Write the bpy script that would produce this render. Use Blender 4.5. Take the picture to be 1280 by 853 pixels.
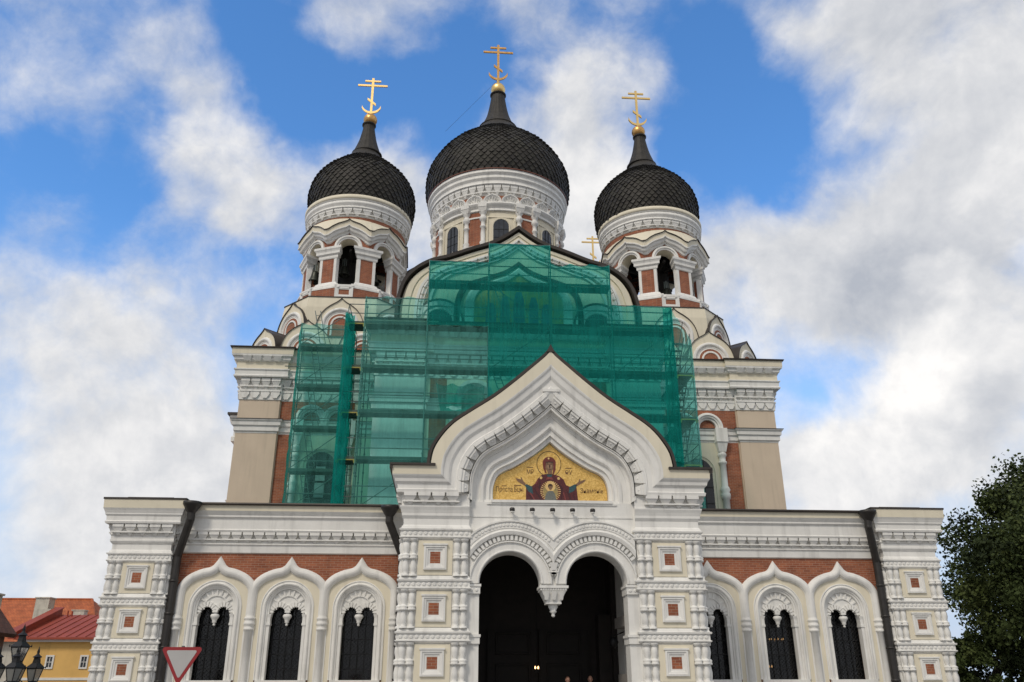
import bpy, bmesh, math, random
from math import pi, sin, cos, radians, hypot, atan2, acos, sqrt
from mathutils import Vector, Matrix
random.seed(7)
for _o in list(bpy.data.objects): bpy.data.objects.remove(_o)
S = bpy.context.scene
COL = S.collection

# ---------------------------------------------------------------- camera
cam = bpy.data.cameras.new('camera'); camo = bpy.data.objects.new('camera', cam); COL.objects.link(camo)
p_, y_, r_ = radians(22.413), radians(4.32), radians(-0.123)
F = Vector((sin(y_)*cos(p_), cos(y_)*cos(p_), sin(p_)))
R0 = Vector((cos(y_), -sin(y_), 0)); U0 = R0.cross(F)
Rr = R0*cos(r_) + U0*sin(r_); Ur = U0*cos(r_) - R0*sin(r_)
CAM = Vector((-3.462, -28.0, 1.6))
camo.matrix_world = Matrix(((Rr.x, Ur.x, -F.x, CAM.x), (Rr.y, Ur.y, -F.y, CAM.y), (Rr.z, Ur.z, -F.z, CAM.z), (0, 0, 0, 1)))
cam.sensor_width = 36.0; cam.lens = 36*1048.56/1280; cam.clip_start = 0.1; cam.clip_end = 5000
S.camera = camo
S.view_settings.view_transform = 'Standard'; S.view_settings.look = 'None'
S.view_settings.gamma = 1.0; S.view_settings.use_curve_mapping = False
S.view_settings.exposure = 0.09

# ---------------------------------------------------------------- sky, clouds, sun
SUN_DIR = Vector((-0.42, -0.62, 0.78)).normalized()      # towards the sun
W = bpy.data.worlds.new('World'); S.world = W; W.use_nodes = True
nt = W.node_tree; nt.nodes.clear()
def N(t, **kw):
    n = nt.nodes.new(t)
    for k, v in kw.items(): setattr(n, k, v)
    return n
def L(a, b): nt.links.new(a, b)
def sky_math(op, a, b=None, clamp=False):
    n = N('ShaderNodeMath', operation=op); n.use_clamp = clamp
    for i, x in enumerate((a, b)):
        if x is None: continue
        if isinstance(x, (int, float)): n.inputs[i].default_value = x
        else: L(x, n.inputs[i])
    return n.outputs[0]
sky = N('ShaderNodeTexSky', sky_type='NISHITA'); sky.sun_disc = False
sky.sun_elevation = math.asin(SUN_DIR.z); sky.sun_rotation = atan2(SUN_DIR.x, SUN_DIR.y)
sky.air_density = 1.0; sky.dust_density = 0.1; sky.ozone_density = 5.0
bg = N('ShaderNodeBackground'); bg.inputs['Strength'].default_value = 0.15
hs = N('ShaderNodeHueSaturation'); hs.inputs['Saturation'].default_value = 1.16; hs.inputs['Value'].default_value = 1.5; L(sky.outputs[0], hs.inputs['Color']); L(hs.outputs[0], bg.inputs['Color'])
tc = N('ShaderNodeTexCoord'); D0 = tc.outputs['Generated']
def noise(vec, scale, detail, rough, dist=0.0):
    n = N('ShaderNodeTexNoise'); L(vec, n.inputs['Vector'])
    n.inputs['Scale'].default_value = scale; n.inputs['Detail'].default_value = detail
    n.inputs['Roughness'].default_value = rough; n.inputs['Distortion'].default_value = dist
    return n
def warp(vec, scale, amt, detail=4):
    n = noise(vec, scale, detail, 0.55)
    s = N('ShaderNodeVectorMath', operation='SUBTRACT'); L(n.outputs['Color'], s.inputs[0]); s.inputs[1].default_value = (.5, .5, .5)
    m = N('ShaderNodeVectorMath', operation='SCALE'); L(s.outputs[0], m.inputs[0]); m.inputs['Scale'].default_value = amt
    a = N('ShaderNodeVectorMath', operation='ADD'); L(vec, a.inputs[0]); L(m.outputs[0], a.inputs[1])
    nn = N('ShaderNodeVectorMath', operation='NORMALIZE'); L(a.outputs[0], nn.inputs[0])
    return nn.outputs[0]
DW = warp(D0, 4.0, 0.22, 6)
def aim(px, py):
    return (F*1048.56 + Rr*(px-640) + Ur*(426.5-py)).normalized()
def blob_sum(vec, blobs):
    tot = None
    for (px, py, rad, amp) in blobs:
        d = N('ShaderNodeVectorMath', operation='DOT_PRODUCT'); L(vec, d.inputs[0]); d.inputs[1].default_value = aim(px, py)
        a = rad/1048.56
        mr = N('ShaderNodeMapRange', interpolation_type='SMOOTHSTEP'); L(d.outputs['Value'], mr.inputs['Value'])
        mr.inputs['From Min'].default_value = cos(a); mr.inputs['From Max'].default_value = 1.0
        mr.inputs['To Min'].default_value = 0; mr.inputs['To Max'].default_value = amp
        tot = mr.outputs[0] if tot is None else sky_math('ADD', tot, mr.outputs[0])
    return tot
# clouds sit in directions of the sky: (where, angular size, strength)
CLOUDS = [(480, 10, 100, .8), (240, 105, 110, .75), (300, 150, 90, .6), (300, 255, 100, .8), (355, 280, 80, .6), (60, 340, 130, .6), (170, 400, 150, .45), (40, 450, 170, .3),
    (90, 560, 190, .25), (220, 560, 150, .3), (60, 680, 200, .3), (240, 700, 150, .35), (660, 70, 100, .5), (730, 110, 90, .5), (690, 210, 150, .9), (830, 80, 70, .45), (740, 260, 120, .8), (700, 20, 90, .4),
    (1040, 60, 120, .75), (1150, 70, 170, .95), (1250, 100, 160, .8), (960, 10, 70, .5), (1100, 270, 170, .75), (960, 320, 150, .7), (1180, 330, 170, .8), (1240, 240, 110, .5), (1280, 150, 110, .5), (900, 270, 90, .4), (930, 400, 150, .65),
    (1200, 450, 130, .9), (1100, 560, 130, .9), (1240, 560, 150, .8), (1060, 620, 120, .7), (1010, 600, 80, .5), (1160, 640, 140, .6), (520, 280, 90, .7), (140, 640, 150, .4), (100, 60, 90, .2), (30, 60, 80, .2), (120, 600, 260, .35), (250, 500, 180, .45), (60, 480, 160, .3), (260, 620, 160, .4)]
CLEAR = [(80, 180, 150, .75), (30, 250, 110, .6), (190, 260, 110, .55), (140, 270, 90, .3), (400, 140, 110, .8), (440, 110, 110, .7), (560, 120, 110, .8), (350, 60, 110, .6), (250, 25, 100, .35), (570, 200, 80, .5), (800, 170, 70, .4),
    (910, 120, 120, .9), (930, 200, 110, .8), (860, 30, 80, .6), (1070, 180, 110, .75), (1000, 165, 90, .5), (1150, 195, 70, .3), (1270, 330, 60, .4), (270, 330, 70, .3), (990, 510, 60, .5), (960, 560, 50, .4), (1010, 440, 60, .4), (880, 200, 80, .4), (1150, 540, 25, .5), (180, 175, 60, .2)]
S1 = blob_sum(DW, CLOUDS); S2 = blob_sum(DW, CLEAR)
def fbm(vec, scale, off=None, detail=14, rough=.60, dist=.12):
    if off is not None:
        a = N('ShaderNodeVectorMath', operation='ADD'); L(vec, a.inputs[0]); a.inputs[1].default_value = off; vec = a.outputs[0]
    return noise(vec, scale, detail, rough, dist).outputs[0]
D1_ = warp(D0, 9.0, 0.035, 3)
LIGHT = (-.012, -.006, .020)                                         # step towards the lit side of a billow
n1 = fbm(D1_, 5.0, None, 9); n1s = fbm(D1_, 5.0, LIGHT, 6)
st = N('ShaderNodeMapping'); st.inputs['Rotation'].default_value = (.3, .5, .2); st.inputs['Scale'].default_value = (3.0, 9.0, 5.0); L(DW, st.inputs['Vector'])
n3 = fbm(st.outputs[0], 1.6, None, 5)
c_ = lambda x, k: sky_math('MULTIPLY', sky_math('SUBTRACT', x, .5), k)
dens = sky_math('MULTIPLY', sky_math('SUBTRACT', S1, S2), .55)
dens = sky_math('ADD', dens, c_(n1, 3.1)); dens = sky_math('ADD', dens, c_(n3, .5))
dens = sky_math('ADD', dens, 0.14)
# added to dim the facade light: a heavy bank of cloud unseen behind the viewer
bk = N('ShaderNodeVectorMath', operation='DOT_PRODUCT'); L(D0, bk.inputs[0]); bk.inputs[1].default_value = (-.05, -.95, .30)
unseen_bank = N('ShaderNodeMapRange', interpolation_type='SMOOTHSTEP'); L(bk.outputs['Value'], unseen_bank.inputs['Value'])
unseen_bank.inputs['From Min'].default_value = -.15; unseen_bank.inputs['From Max'].default_value = .45; unseen_bank.inputs['To Min'].default_value = 0; unseen_bank.inputs['To Max'].default_value = 1.3
dens = sky_math('ADD', dens, unseen_bank.outputs[0])
cov = N('ShaderNodeMapRange', interpolation_type='SMOOTHSTEP'); L(dens, cov.inputs['Value'])
cov.inputs['From Min'].default_value = -0.35; cov.inputs['From Max'].default_value = 0.98
cov.inputs['To Min'].default_value = 0.0; cov.inputs['To Max'].default_value = 1.0
# cloud tone: bright billows, grey bellies
GREY = [(1210, 385, 120, .45), (1120, 390, 100, .3), (1240, 495, 70, .4), (1100, 290, 130, .35), (1150, 20, 170, .35), (480, 0, 100, .3), (700, 100, 120, .3), (1010, 270, 100, .25)]
BRIGHT = [(1185, 372, 30, .7), (1200, 450, 80, .5), (1080, 530, 110, .45), (1150, 480, 80, .4), (1230, 430, 70, .4), (1276, 330, 30, .9), (60, 330, 90, .3), (760, 250, 120, .25), (1060, 600, 90, .3)]
tone = sky_math('SUBTRACT', blob_sum(DW, BRIGHT), blob_sum(DW, GREY))
tone = sky_math('MULTIPLY', tone, .8)
tone = sky_math('ADD', tone, sky_math('MULTIPLY', sky_math('SUBTRACT', n1, n1s), 4.2))
tone = sky_math('SUBTRACT', tone, c_(n1, .5))
tone = sky_math('SUBTRACT', tone, sky_math('MULTIPLY', unseen_bank.outputs[0], .38))
tone = sky_math('ADD', sky_math('MULTIPLY', tone, 0.5), 0.55, True)
ramp = N('ShaderNodeValToRGB'); L(tone, ramp.inputs[0])
e = ramp.color_ramp.elements
e[0].position = 0.0; e[0].color = (0.44, 0.47, 0.53, 1)
e[1].position = 1.0; e[1].color = (0.97, 0.95, 0.93, 1)
m = ramp.color_ramp.elements.new(0.5); m.color = (0.67, 0.68, 0.705, 1)
bgc = N('ShaderNodeBackground'); bgc.inputs['Strength'].default_value = 1.0; L(ramp.outputs[0], bgc.inputs['Color'])
# air light: the clear sky pales towards the horizon
se = N('ShaderNodeSeparateXYZ'); L(D0, se.inputs[0])
hz = N('ShaderNodeMapRange', interpolation_type='SMOOTHSTEP'); L(se.outputs[2], hz.inputs['Value'])
hz.inputs['From Min'].default_value = .02; hz.inputs['From Max'].default_value = .50; hz.inputs['To Min'].default_value = 1.0; hz.inputs['To Max'].default_value = 0.0
bgh = N('ShaderNodeBackground'); bgh.inputs['Color'].default_value = (.47, .60, .80, 1); bgh.inputs['Strength'].default_value = 1.0
mh = N('ShaderNodeMixShader'); L(hz.outputs[0], mh.inputs[0]); L(bg.outputs[0], mh.inputs[1]); L(bgh.outputs[0], mh.inputs[2]); bg = mh
mx = N('ShaderNodeMixShader'); L(cov.outputs[0], mx.inputs[0]); L(bg.outputs[0], mx.inputs[1]); L(bgc.outputs[0], mx.inputs[2])
wo = N('ShaderNodeOutputWorld'); L(mx.outputs[0], wo.inputs['Surface'])

sun = bpy.data.lights.new('sun', 'SUN'); sun.energy = 1.5; sun.angle = radians(12); sun.color = (1.0, 0.90, 0.76)
suno = bpy.data.objects.new('sun', sun); COL.objects.link(suno)
suno.rotation_euler = (-SUN_DIR).to_track_quat('-Z', 'Y').to_euler(); suno.location = (-40, -60, 80)

# ---------------------------------------------------------------- materials
def mat(name, col, rough=0.7, metal=0.0, var=0.08, vscale=3.0, bump=0.0, bscale=30.0, streak=0.0, spec=0.5):
    m = bpy.data.materials.new(name); m.use_nodes = True; t = m.node_tree; b = t.nodes['Principled BSDF']
    b.inputs['Roughness'].default_value = rough; b.inputs['Metallic'].default_value = metal
    b.inputs['Specular IOR Level'].default_value = spec
    co = t.nodes.new('ShaderNodeTexCoord'); o = co.outputs['Object']
    n = t.nodes.new('ShaderNodeTexNoise'); n.inputs['Scale'].default_value = vscale; n.inputs['Detail'].default_value = 6
    n.inputs['Roughness'].default_value = 0.6; t.links.new(o, n.inputs['Vector'])
    r = t.nodes.new('ShaderNodeMapRange'); t.links.new(n.outputs[0], r.inputs['Value'])
    r.inputs['From Min'].default_value = 0.3; r.inputs['From Max'].default_value = 0.7
    r.inputs['To Min'].default_value = 1-var; r.inputs['To Max'].default_value = 1+var
    val = r.outputs[0]
    if streak:
        mp = t.nodes.new('ShaderNodeMapping'); mp.inputs['Scale'].default_value = (2.6, 2.6, 0.22); t.links.new(o, mp.inputs['Vector'])
        n2 = t.nodes.new('ShaderNodeTexNoise'); n2.inputs['Scale'].default_value = 1.6; n2.inputs['Detail'].default_value = 7; t.links.new(mp.outputs[0], n2.inputs['Vector'])
        r2 = t.nodes.new('ShaderNodeMapRange'); t.links.new(n2.outputs[0], r2.inputs['Value'])
        r2.inputs['From Min'].default_value = 0.52; r2.inputs['From Max'].default_value = 0.75
        r2.inputs['To Min'].default_value = 1.0; r2.inputs['To Max'].default_value = 1-streak
        mm = t.nodes.new('ShaderNodeMath'); mm.operation = 'MULTIPLY'; t.links.new(val, mm.inputs[0]); t.links.new(r2.outputs[0], mm.inputs[1]); val = mm.outputs[0]
    mxn = t.nodes.new('ShaderNodeVectorMath'); mxn.operation = 'SCALE'; mxn.inputs[0].default_value = col[:3]; t.links.new(val, mxn.inputs['Scale'])
    t.links.new(mxn.outputs[0], b.inputs['Base Color'])
    if bump:
        n3 = t.nodes.new('ShaderNodeTexNoise'); n3.inputs['Scale'].default_value = bscale; n3.inputs['Detail'].default_value = 5; t.links.new(o, n3.inputs['Vector'])
        bp = t.nodes.new('ShaderNodeBump'); bp.inputs['Strength'].default_value = bump; bp.inputs['Distance'].default_value = 0.02
        t.links.new(n3.outputs[0], bp.inputs['Height']); t.links.new(bp.outputs[0], b.inputs['Normal'])
    return m
def brick_mat(name, c1, c2, mortar, w=0.27, h=0.085, rot=True):
    m = bpy.data.materials.new(name); m.use_nodes = True; t = m.node_tree; b = t.nodes['Principled BSDF']
    b.inputs['Roughness'].default_value = 0.85
    co = t.nodes.new('ShaderNodeTexCoord'); sp = t.nodes.new('ShaderNodeSeparateXYZ'); t.links.new(co.outputs['Object'], sp.inputs[0])
    ad = t.nodes.new('ShaderNodeMath'); ad.operation = 'ADD'; t.links.new(sp.outputs[0], ad.inputs[0]); t.links.new(sp.outputs[1], ad.inputs[1])
    cb = t.nodes.new('ShaderNodeCombineXYZ'); t.links.new(ad.outputs[0], cb.inputs[0]); t.links.new(sp.outputs[2], cb.inputs[1])
    br = t.nodes.new('ShaderNodeTexBrick'); t.links.new(cb.outputs[0], br.inputs['Vector'])
    br.inputs['Color1'].default_value = (*c1, 1); br.inputs['Color2'].default_value = (*c2, 1); br.inputs['Mortar'].default_value = (*mortar, 1)
    br.inputs['Scale'].default_value = 1.0; br.inputs['Brick Width'].default_value = w; br.inputs['Row Height'].default_value = h
    br.inputs['Mortar Size'].default_value = 0.009; br.inputs['Mortar Smooth'].default_value = 0.3
    n = t.nodes.new('ShaderNodeTexNoise'); n.inputs['Scale'].default_value = 1.7; n.inputs['Detail'].default_value = 6; t.links.new(co.outputs['Object'], n.inputs['Vector'])
    r = t.nodes.new('ShaderNodeMapRange'); t.links.new(n.outputs[0], r.inputs['Value']); r.inputs['From Min'].default_value = .3; r.inputs['From Max'].default_value = .7
    r.inputs['To Min'].default_value = .8; r.inputs['To Max'].default_value = 1.18
    sc = t.nodes.new('ShaderNodeVectorMath'); sc.operation = 'SCALE'; t.links.new(br.outputs['Color'], sc.inputs[0]); t.links.new(r.outputs[0], sc.inputs['Scale'])
    t.links.new(sc.outputs[0], b.inputs['Base Color'])
    bp = t.nodes.new('ShaderNodeBump'); bp.inputs['Strength'].default_value = .5; bp.inputs['Distance'].default_value = .01; bp.invert = True
    t.links.new(br.outputs['Fac'], bp.inputs['Height']); t.links.new(bp.outputs[0], b.inputs['Normal'])
    return m
def glass_mat(name, tint, transp, rough=0.06):
    m = bpy.data.materials.new(name); m.use_nodes = True; t = m.node_tree; t.nodes.clear()
    g = t.nodes.new('ShaderNodeBsdfGlossy'); g.inputs['Roughness'].default_value = rough; g.inputs['Color'].default_value = (.9, .9, .9, 1)
    tr = t.nodes.new('ShaderNodeBsdfTransparent'); tr.inputs['Color'].default_value = (*transp, 1)
    df = t.nodes.new('ShaderNodeBsdfDiffuse'); df.inputs['Color'].default_value = (*tint, 1)
    m1 = t.nodes.new('ShaderNodeMixShader'); m1.inputs[0].default_value = .35; t.links.new(tr.outputs[0], m1.inputs[1]); t.links.new(df.outputs[0], m1.inputs[2])
    fr = t.nodes.new('ShaderNodeFresnel'); fr.inputs['IOR'].default_value = 1.45
    m2 = t.nodes.new('ShaderNodeMixShader'); t.links.new(fr.outputs[0], m2.inputs[0]); t.links.new(m1.outputs[0], m2.inputs[1]); t.links.new(g.outputs[0], m2.inputs[2])
    n = t.nodes.new('ShaderNodeTexNoise'); n.inputs['Scale'].default_value = 2.5
    bp = t.nodes.new('ShaderNodeBump'); bp.inputs['Strength'].default_value = .08; t.links.new(n.outputs[0], bp.inputs['Height']); t.links.new(bp.outputs[0], g.inputs['Normal'])
    o = t.nodes.new('ShaderNodeOutputMaterial'); t.links.new(m2.outputs[0], o.inputs[0])
    return m
def net_mat(name, col, opac, tint):
    m = bpy.data.materials.new(name); m.use_nodes = True; t = m.node_tree; t.nodes.clear()
    tr = t.nodes.new('ShaderNodeBsdfTransparent'); tr.inputs['Color'].default_value = (*tint, 1)
    df = t.nodes.new('ShaderNodeBsdfDiffuse'); df.inputs['Color'].default_value = (*col, 1)
    tl = t.nodes.new('ShaderNodeBsdfTranslucent'); tl.inputs['Color'].default_value = (*col, 1)
    m1 = t.nodes.new('ShaderNodeMixShader'); m1.inputs[0].default_value = .45; t.links.new(df.outputs[0], m1.inputs[1]); t.links.new(tl.outputs[0], m1.inputs[2])
    co = t.nodes.new('ShaderNodeTexCoord')
    n = t.nodes.new('ShaderNodeTexNoise'); n.inputs['Scale'].default_value = .7; n.inputs['Detail'].default_value = 5; t.links.new(co.outputs['Object'], n.inputs['Vector'])
    mp = t.nodes.new('ShaderNodeMapping'); mp.inputs['Scale'].default_value = (7, 7, .3); t.links.new(co.outputs['Object'], mp.inputs['Vector'])
    n2 = t.nodes.new('ShaderNodeTexNoise'); n2.inputs['Scale'].default_value = 1.0; n2.inputs['Detail'].default_value = 4; t.links.new(mp.outputs[0], n2.inputs['Vector'])
    ad = t.nodes.new('ShaderNodeMath'); ad.operation = 'ADD'; t.links.new(n.outputs[0], ad.inputs[0]); t.links.new(n2.outputs[0], ad.inputs[1])
    r = t.nodes.new('ShaderNodeMapRange'); t.links.new(ad.outputs[0], r.inputs['Value']); r.inputs['From Min'].default_value = .7; r.inputs['From Max'].default_value = 1.3
    r.inputs['To Min'].default_value = max(0, opac-.12); r.inputs['To Max'].default_value = min(1, opac+.14)
    m2 = t.nodes.new('ShaderNodeMixShader'); t.links.new(r.outputs[0], m2.inputs[0]); t.links.new(tr.outputs[0], m2.inputs[1]); t.links.new(m1.outputs[0], m2.inputs[2])
    o = t.nodes.new('ShaderNodeOutputMaterial'); t.links.new(m2.outputs[0], o.inputs[0])
    return m
def emit_mat(name, col, s):
    m = bpy.data.materials.new(name); m.use_nodes = True; b = m.node_tree.nodes['Principled BSDF']
    b.inputs['Base Color'].default_value = (*col, 1); b.inputs['Emission Color'].default_value = (*col, 1); b.inputs['Emission Strength'].default_value = s
    return m
def mosaic_mat(name, c1, c2, metal=0.5, rough=0.4, scale=22.0):
    m = bpy.data.materials.new(name); m.use_nodes = True; t = m.node_tree; b = t.nodes['Principled BSDF']
    b.inputs['Metallic'].default_value = metal; b.inputs['Roughness'].default_value = rough
    co = t.nodes.new('ShaderNodeTexCoord'); v = t.nodes.new('ShaderNodeTexVoronoi'); v.inputs['Scale'].default_value = scale; t.links.new(co.outputs['Object'], v.inputs['Vector'])
    sp = t.nodes.new('ShaderNodeSeparateColor'); t.links.new(v.outputs['Color'], sp.inputs[0])
    mxn = t.nodes.new('ShaderNodeMix'); mxn.data_type = 'RGBA'; mxn.inputs[6].default_value = (*c1, 1); mxn.inputs[7].default_value = (*c2, 1)
    t.links.new(sp.outputs[0], mxn.inputs[0]); t.links.new(mxn.outputs[2], b.inputs['Base Color'])
    bp = t.nodes.new('ShaderNodeBump'); bp.inputs['Strength'].default_value = .25; bp.inputs['Distance'].default_value = .01
    t.links.new(sp.outputs[1], bp.inputs['Height']); t.links.new(bp.outputs[0], b.inputs['Normal'])
    return m
WHITE = mat('white_stucco', (.79, .78, .745), .8, var=.07, vscale=1.3, bump=.14, bscale=18, streak=.20)
CREAM = mat('cream_stucco', (.75, .69, .545), .85, var=.05, vscale=1.1, bump=.10, bscale=18, streak=.10)
BEIGE = mat('beige_stucco', (.63, .52, .40), .85, var=.05, vscale=.9, bump=.12, bscale=14, streak=.10)
BRICK = brick_mat('red_brick', (.36, .115, .052), (.25, .072, .036), (.36, .23, .16))
ROOF = mat('brown_sheet_roof', (.045, .036, .03), .5, metal=.2, var=.25, vscale=2)
DOME2 = mat('weathered_dome_scale', (.046, .044, .038), .7, metal=0, var=.3, vscale=3, spec=.25)
DOME3 = mat('sooty_dome_scale', (.022, .020, .018), .55, metal=0, var=.3, vscale=3, spec=.35)
DOME = mat('dome_scale_metal', (.034, .031, .027), .62, metal=0, var=.35, vscale=2.5, spec=.3)
GOLD = mat('gilded_metal', (.86, .60, .24), .38, metal=1.0, var=.10, vscale=3)
GOLDOLD = mat('worn_gilding', (.62, .36, .13), .38, metal=.9, var=.3, vscale=4)
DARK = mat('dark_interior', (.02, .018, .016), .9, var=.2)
IRON = mat('black_iron', (.012, .012, .013), .5, metal=.3, var=.2)
PIPE = mat('dark_painted_pipe', (.035, .032, .03), .45, metal=.3, var=.2, vscale=4)
GLASS = glass_mat('dark_window_glass', (.01, .011, .013), (.5, .5, .5))
PANE = mat('leaded_window_pane', (.035, .04, .05), .15, var=.4, vscale=2.5)
BRONZE = mat('bell_bronze', (.05, .055, .045), .4, metal=.6, var=.3)
STEEL = mat('galvanised_tube', (.15, .18, .17), .5, metal=.4, var=.2, vscale=5)
PLANK = mat('scaffold_plank', (.07, .095, .08), .8, var=.25, vscale=4)
YELLOW = mat('yellow_painted_steel', (.36, .30, .06), .5, var=.15)
NETL = net_mat('green_net_thin', (.20, .62, .56), .22, (.58, .93, .90))
NETT = net_mat('green_net_sheer', (.02, .30, .24), .22, (.6, .95, .9))
NETH = net_mat('green_net_dense', (.022, .40, .35), .42, (.30, .82, .77))
STONE = mat('granite_paving', (.18, .17, .155), .8, var=.2, vscale=4, bump=.2, bscale=8)
# ---------------------------------------------------------------- mesh helpers
def front(Y): return lambda u, v, d: (u, Y-d, v)
def face(cx, cy, a, ap):
    n = (cos(a), sin(a)); t = (-sin(a), cos(a))
    return lambda u, v, d: (cx+n[0]*(ap+d)+t[0]*u, cy+n[1]*(ap+d)+t[1]*u, v)
def cyl(cx, cy, R, a0=-pi/2):
    return lambda u, v, d: (cx+(R+d)*cos(a0+u/R), cy+(R+d)*sin(a0+u/R), v)
class MB:
    def __init__(s): s.v = []; s.f = []; s.mi = []; s.sm = []; s.m = 0; s.s = False
    def add(s, vs, fs):
        n = len(s.v); s.v += [tuple(p) for p in vs]
        for q in fs: s.f.append([n+i for i in q]); s.mi.append(s.m); s.sm.append(s.s)
    def box(s, M, u0, u1, v0, v1, d0, d1):
        s.add([M(u, v, d) for d in (d0, d1) for v in (v0, v1) for u in (u0, u1)],
              [(0, 2, 3, 1), (4, 5, 7, 6), (0, 1, 5, 4), (2, 6, 7, 3), (0, 4, 6, 2), (1, 3, 7, 5)])
    def taper(s, M, u0, u1, v0, u2, u3, v1, d0, da, db):          # a bracket: bottom (v0) u0..u1 depth da, top (v1) u2..u3 depth db
        s.add([M(u0, v0, d0), M(u1, v0, d0), M(u2, v1, d0), M(u3, v1, d0), M(u0, v0, da), M(u1, v0, da), M(u2, v1, db), M(u3, v1, db)],
              [(0, 2, 3, 1), (4, 5, 7, 6), (0, 1, 5, 4), (2, 6, 7, 3), (0, 4, 6, 2), (1, 3, 7, 5)])
    def prism(s, M, poly, d0, d1, back=True):
        n = len(poly)
        s.add([M(u, v, d1) for u, v in poly]+[M(u, v, d0) for u, v in poly],
              [list(range(n))]+([list(range(2*n-1, n-1, -1))] if back else [])+[(i, n+i, n+(i+1) % n, (i+1) % n) for i in range(n)])
    def strip(s, M, c0, c1, d0, d1):
        n = len(c0)
        s.add([M(u, v, d0) for u, v in c0]+[M(u, v, d1) for u, v in c1], [(i, i+1, n+i+1, n+i) for i in range(n-1)])
    def chain(s, M, fn, prof):                                      # fn(t) -> curve; prof [(t, d)]
        cs = [(fn(t), d) for t, d in prof]
        for (a, da), (b, db) in zip(cs, cs[1:]): s.strip(M, a, b, da, db)
    def sweep(s, M, path, prof, closed=False):
        n = len(path); offs = []
        for i in range(n):
            a = path[i-1] if (i > 0 or closed) else None; b = path[i]; c = path[(i+1) % n] if (i < n-1 or closed) else None
            def nr(p, q):
                dx, dy = q[0]-p[0], q[1]-p[1]; l = hypot(dx, dy) or 1; return (-dy/l, dx/l)
            if a is None: nn = nr(b, c)
            elif c is None: nn = nr(a, b)
            else:
                n1, n2 = nr(a, b), nr(b, c); k = max(.25, 1+n1[0]*n2[0]+n1[1]*n2[1]); nn = ((n1[0]+n2[0])/k, (n1[1]+n2[1])/k)
            offs.append(nn)
        k = len(prof); vs = []
        for (u, v), (nx, ny) in zip(path, offs):
            for o, d in prof: vs.append(M(u+nx*o, v+ny*o, d))
        fs = []
        for i in range(n if closed else n-1):
            j = (i+1) % n
            for q in range(k-1): fs.append((i*k+q, j*k+q, j*k+q+1, i*k+q+1))
        if not closed: fs += [tuple(range(k)), tuple(range((n-1)*k, n*k))]
        s.add(vs, fs)
    def hsweep(s, poly, prof, closed=False, cap=True):                        # poly (x, y), outward = right of travel; prof (out, z)
        M = lambda u, v, d: (u, v, d)
        s.sweep(M, poly, [(-o, z) for o, z in prof], closed)
        if not cap and not closed: s.f = s.f[:-2]; s.mi = s.mi[:-2]; s.sm = s.sm[:-2]
    def lathe(s, cx, cy, prof, n=16, a0=0.0, a1=2*pi, smooth=True):
        full = abs(a1-a0-2*pi) < 1e-6; k = len(prof); vs = []; cnt = n if full else n+1
        for i in range(cnt):
            a = a0+(a1-a0)*i/n
            for r, z in prof: vs.append((cx+r*cos(a), cy+r*sin(a), z))
        fs = []
        for i in range(n):
            j = (i+1) % cnt
            for q in range(k-1): fs.append((i*k+q, j*k+q, j*k+q+1, i*k+q+1))
        o = s.s; s.s = smooth; s.add(vs, fs); s.s = o
    def tube(s, a, b, r, n=6):
        a, b = Vector(a), Vector(b); d = (b-a).normalized(); x = d.orthogonal().normalized(); y = d.cross(x)
        vs = [tuple(p+x*r*cos(2*pi*i/n)+y*r*sin(2*pi*i/n)) for p in (a, b) for i in range(n)]
        s.add(vs, [(i, (i+1) % n, n+(i+1) % n, n+i) for i in range(n)]+[tuple(range(n)), tuple(range(n, 2*n))])
    def build(s, name, mats, parent=None):
        me = bpy.data.meshes.new(name); me.from_pydata(s.v, [], s.f)
        for m in (mats if isinstance(mats, (list, tuple)) else [mats]): me.materials.append(m)
        me.polygons.foreach_set('material_index', s.mi); me.polygons.foreach_set('use_smooth', s.sm); me.update()
        bm = bmesh.new(); bm.from_mesh(me); bmesh.ops.remove_doubles(bm, verts=bm.verts, dist=1e-5); bmesh.ops.recalc_face_normals(bm, faces=bm.faces); bm.to_mesh(me); bm.free()
        o = bpy.data.objects.new(name, me); COL.objects.link(o)
        if parent: o.parent = parent
        return o
def tag(o, label=None, cat=None, group=None, kind=None):
    if label: o['label'] = label
    if cat: o['category'] = cat
    if group: o['group'] = group
    if kind: o['kind'] = kind
    return o
def thing(name, label, cat, loc=(0, 0, 0), group=None):
    o = bpy.data.objects.new(name, None); COL.objects.link(o); o.location = loc
    return tag(o, label, cat, group)
def copy_tree(o, parent=None, shift=None):
    c = o.copy(); COL.objects.link(c)
    if parent is not None: c.parent = parent
    if shift: c.location = Vector(o.location)+Vector(shift)
    for ch in list(o.children): copy_tree(ch, c)
    return c
def arc(cx, cy, r, a0, a1, n=16): return [(cx+r*cos(a0+(a1-a0)*i/n), cy+r*sin(a0+(a1-a0)*i/n)) for i in range(n+1)]
def resample(pts, n):
    ls = [0]
    for a, b in zip(pts, pts[1:]): ls.append(ls[-1]+hypot(b[0]-a[0], b[1]-a[1]))
    out = []; j = 0
    for i in range(n+1):
        t = ls[-1]*i/n
        while j < len(ls)-2 and ls[j+1] < t: j += 1
        f = (t-ls[j])/((ls[j+1]-ls[j]) or 1); out.append((pts[j][0]+(pts[j+1][0]-pts[j][0])*f, pts[j][1]+(pts[j+1][1]-pts[j][1])*f))
    return out
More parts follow.
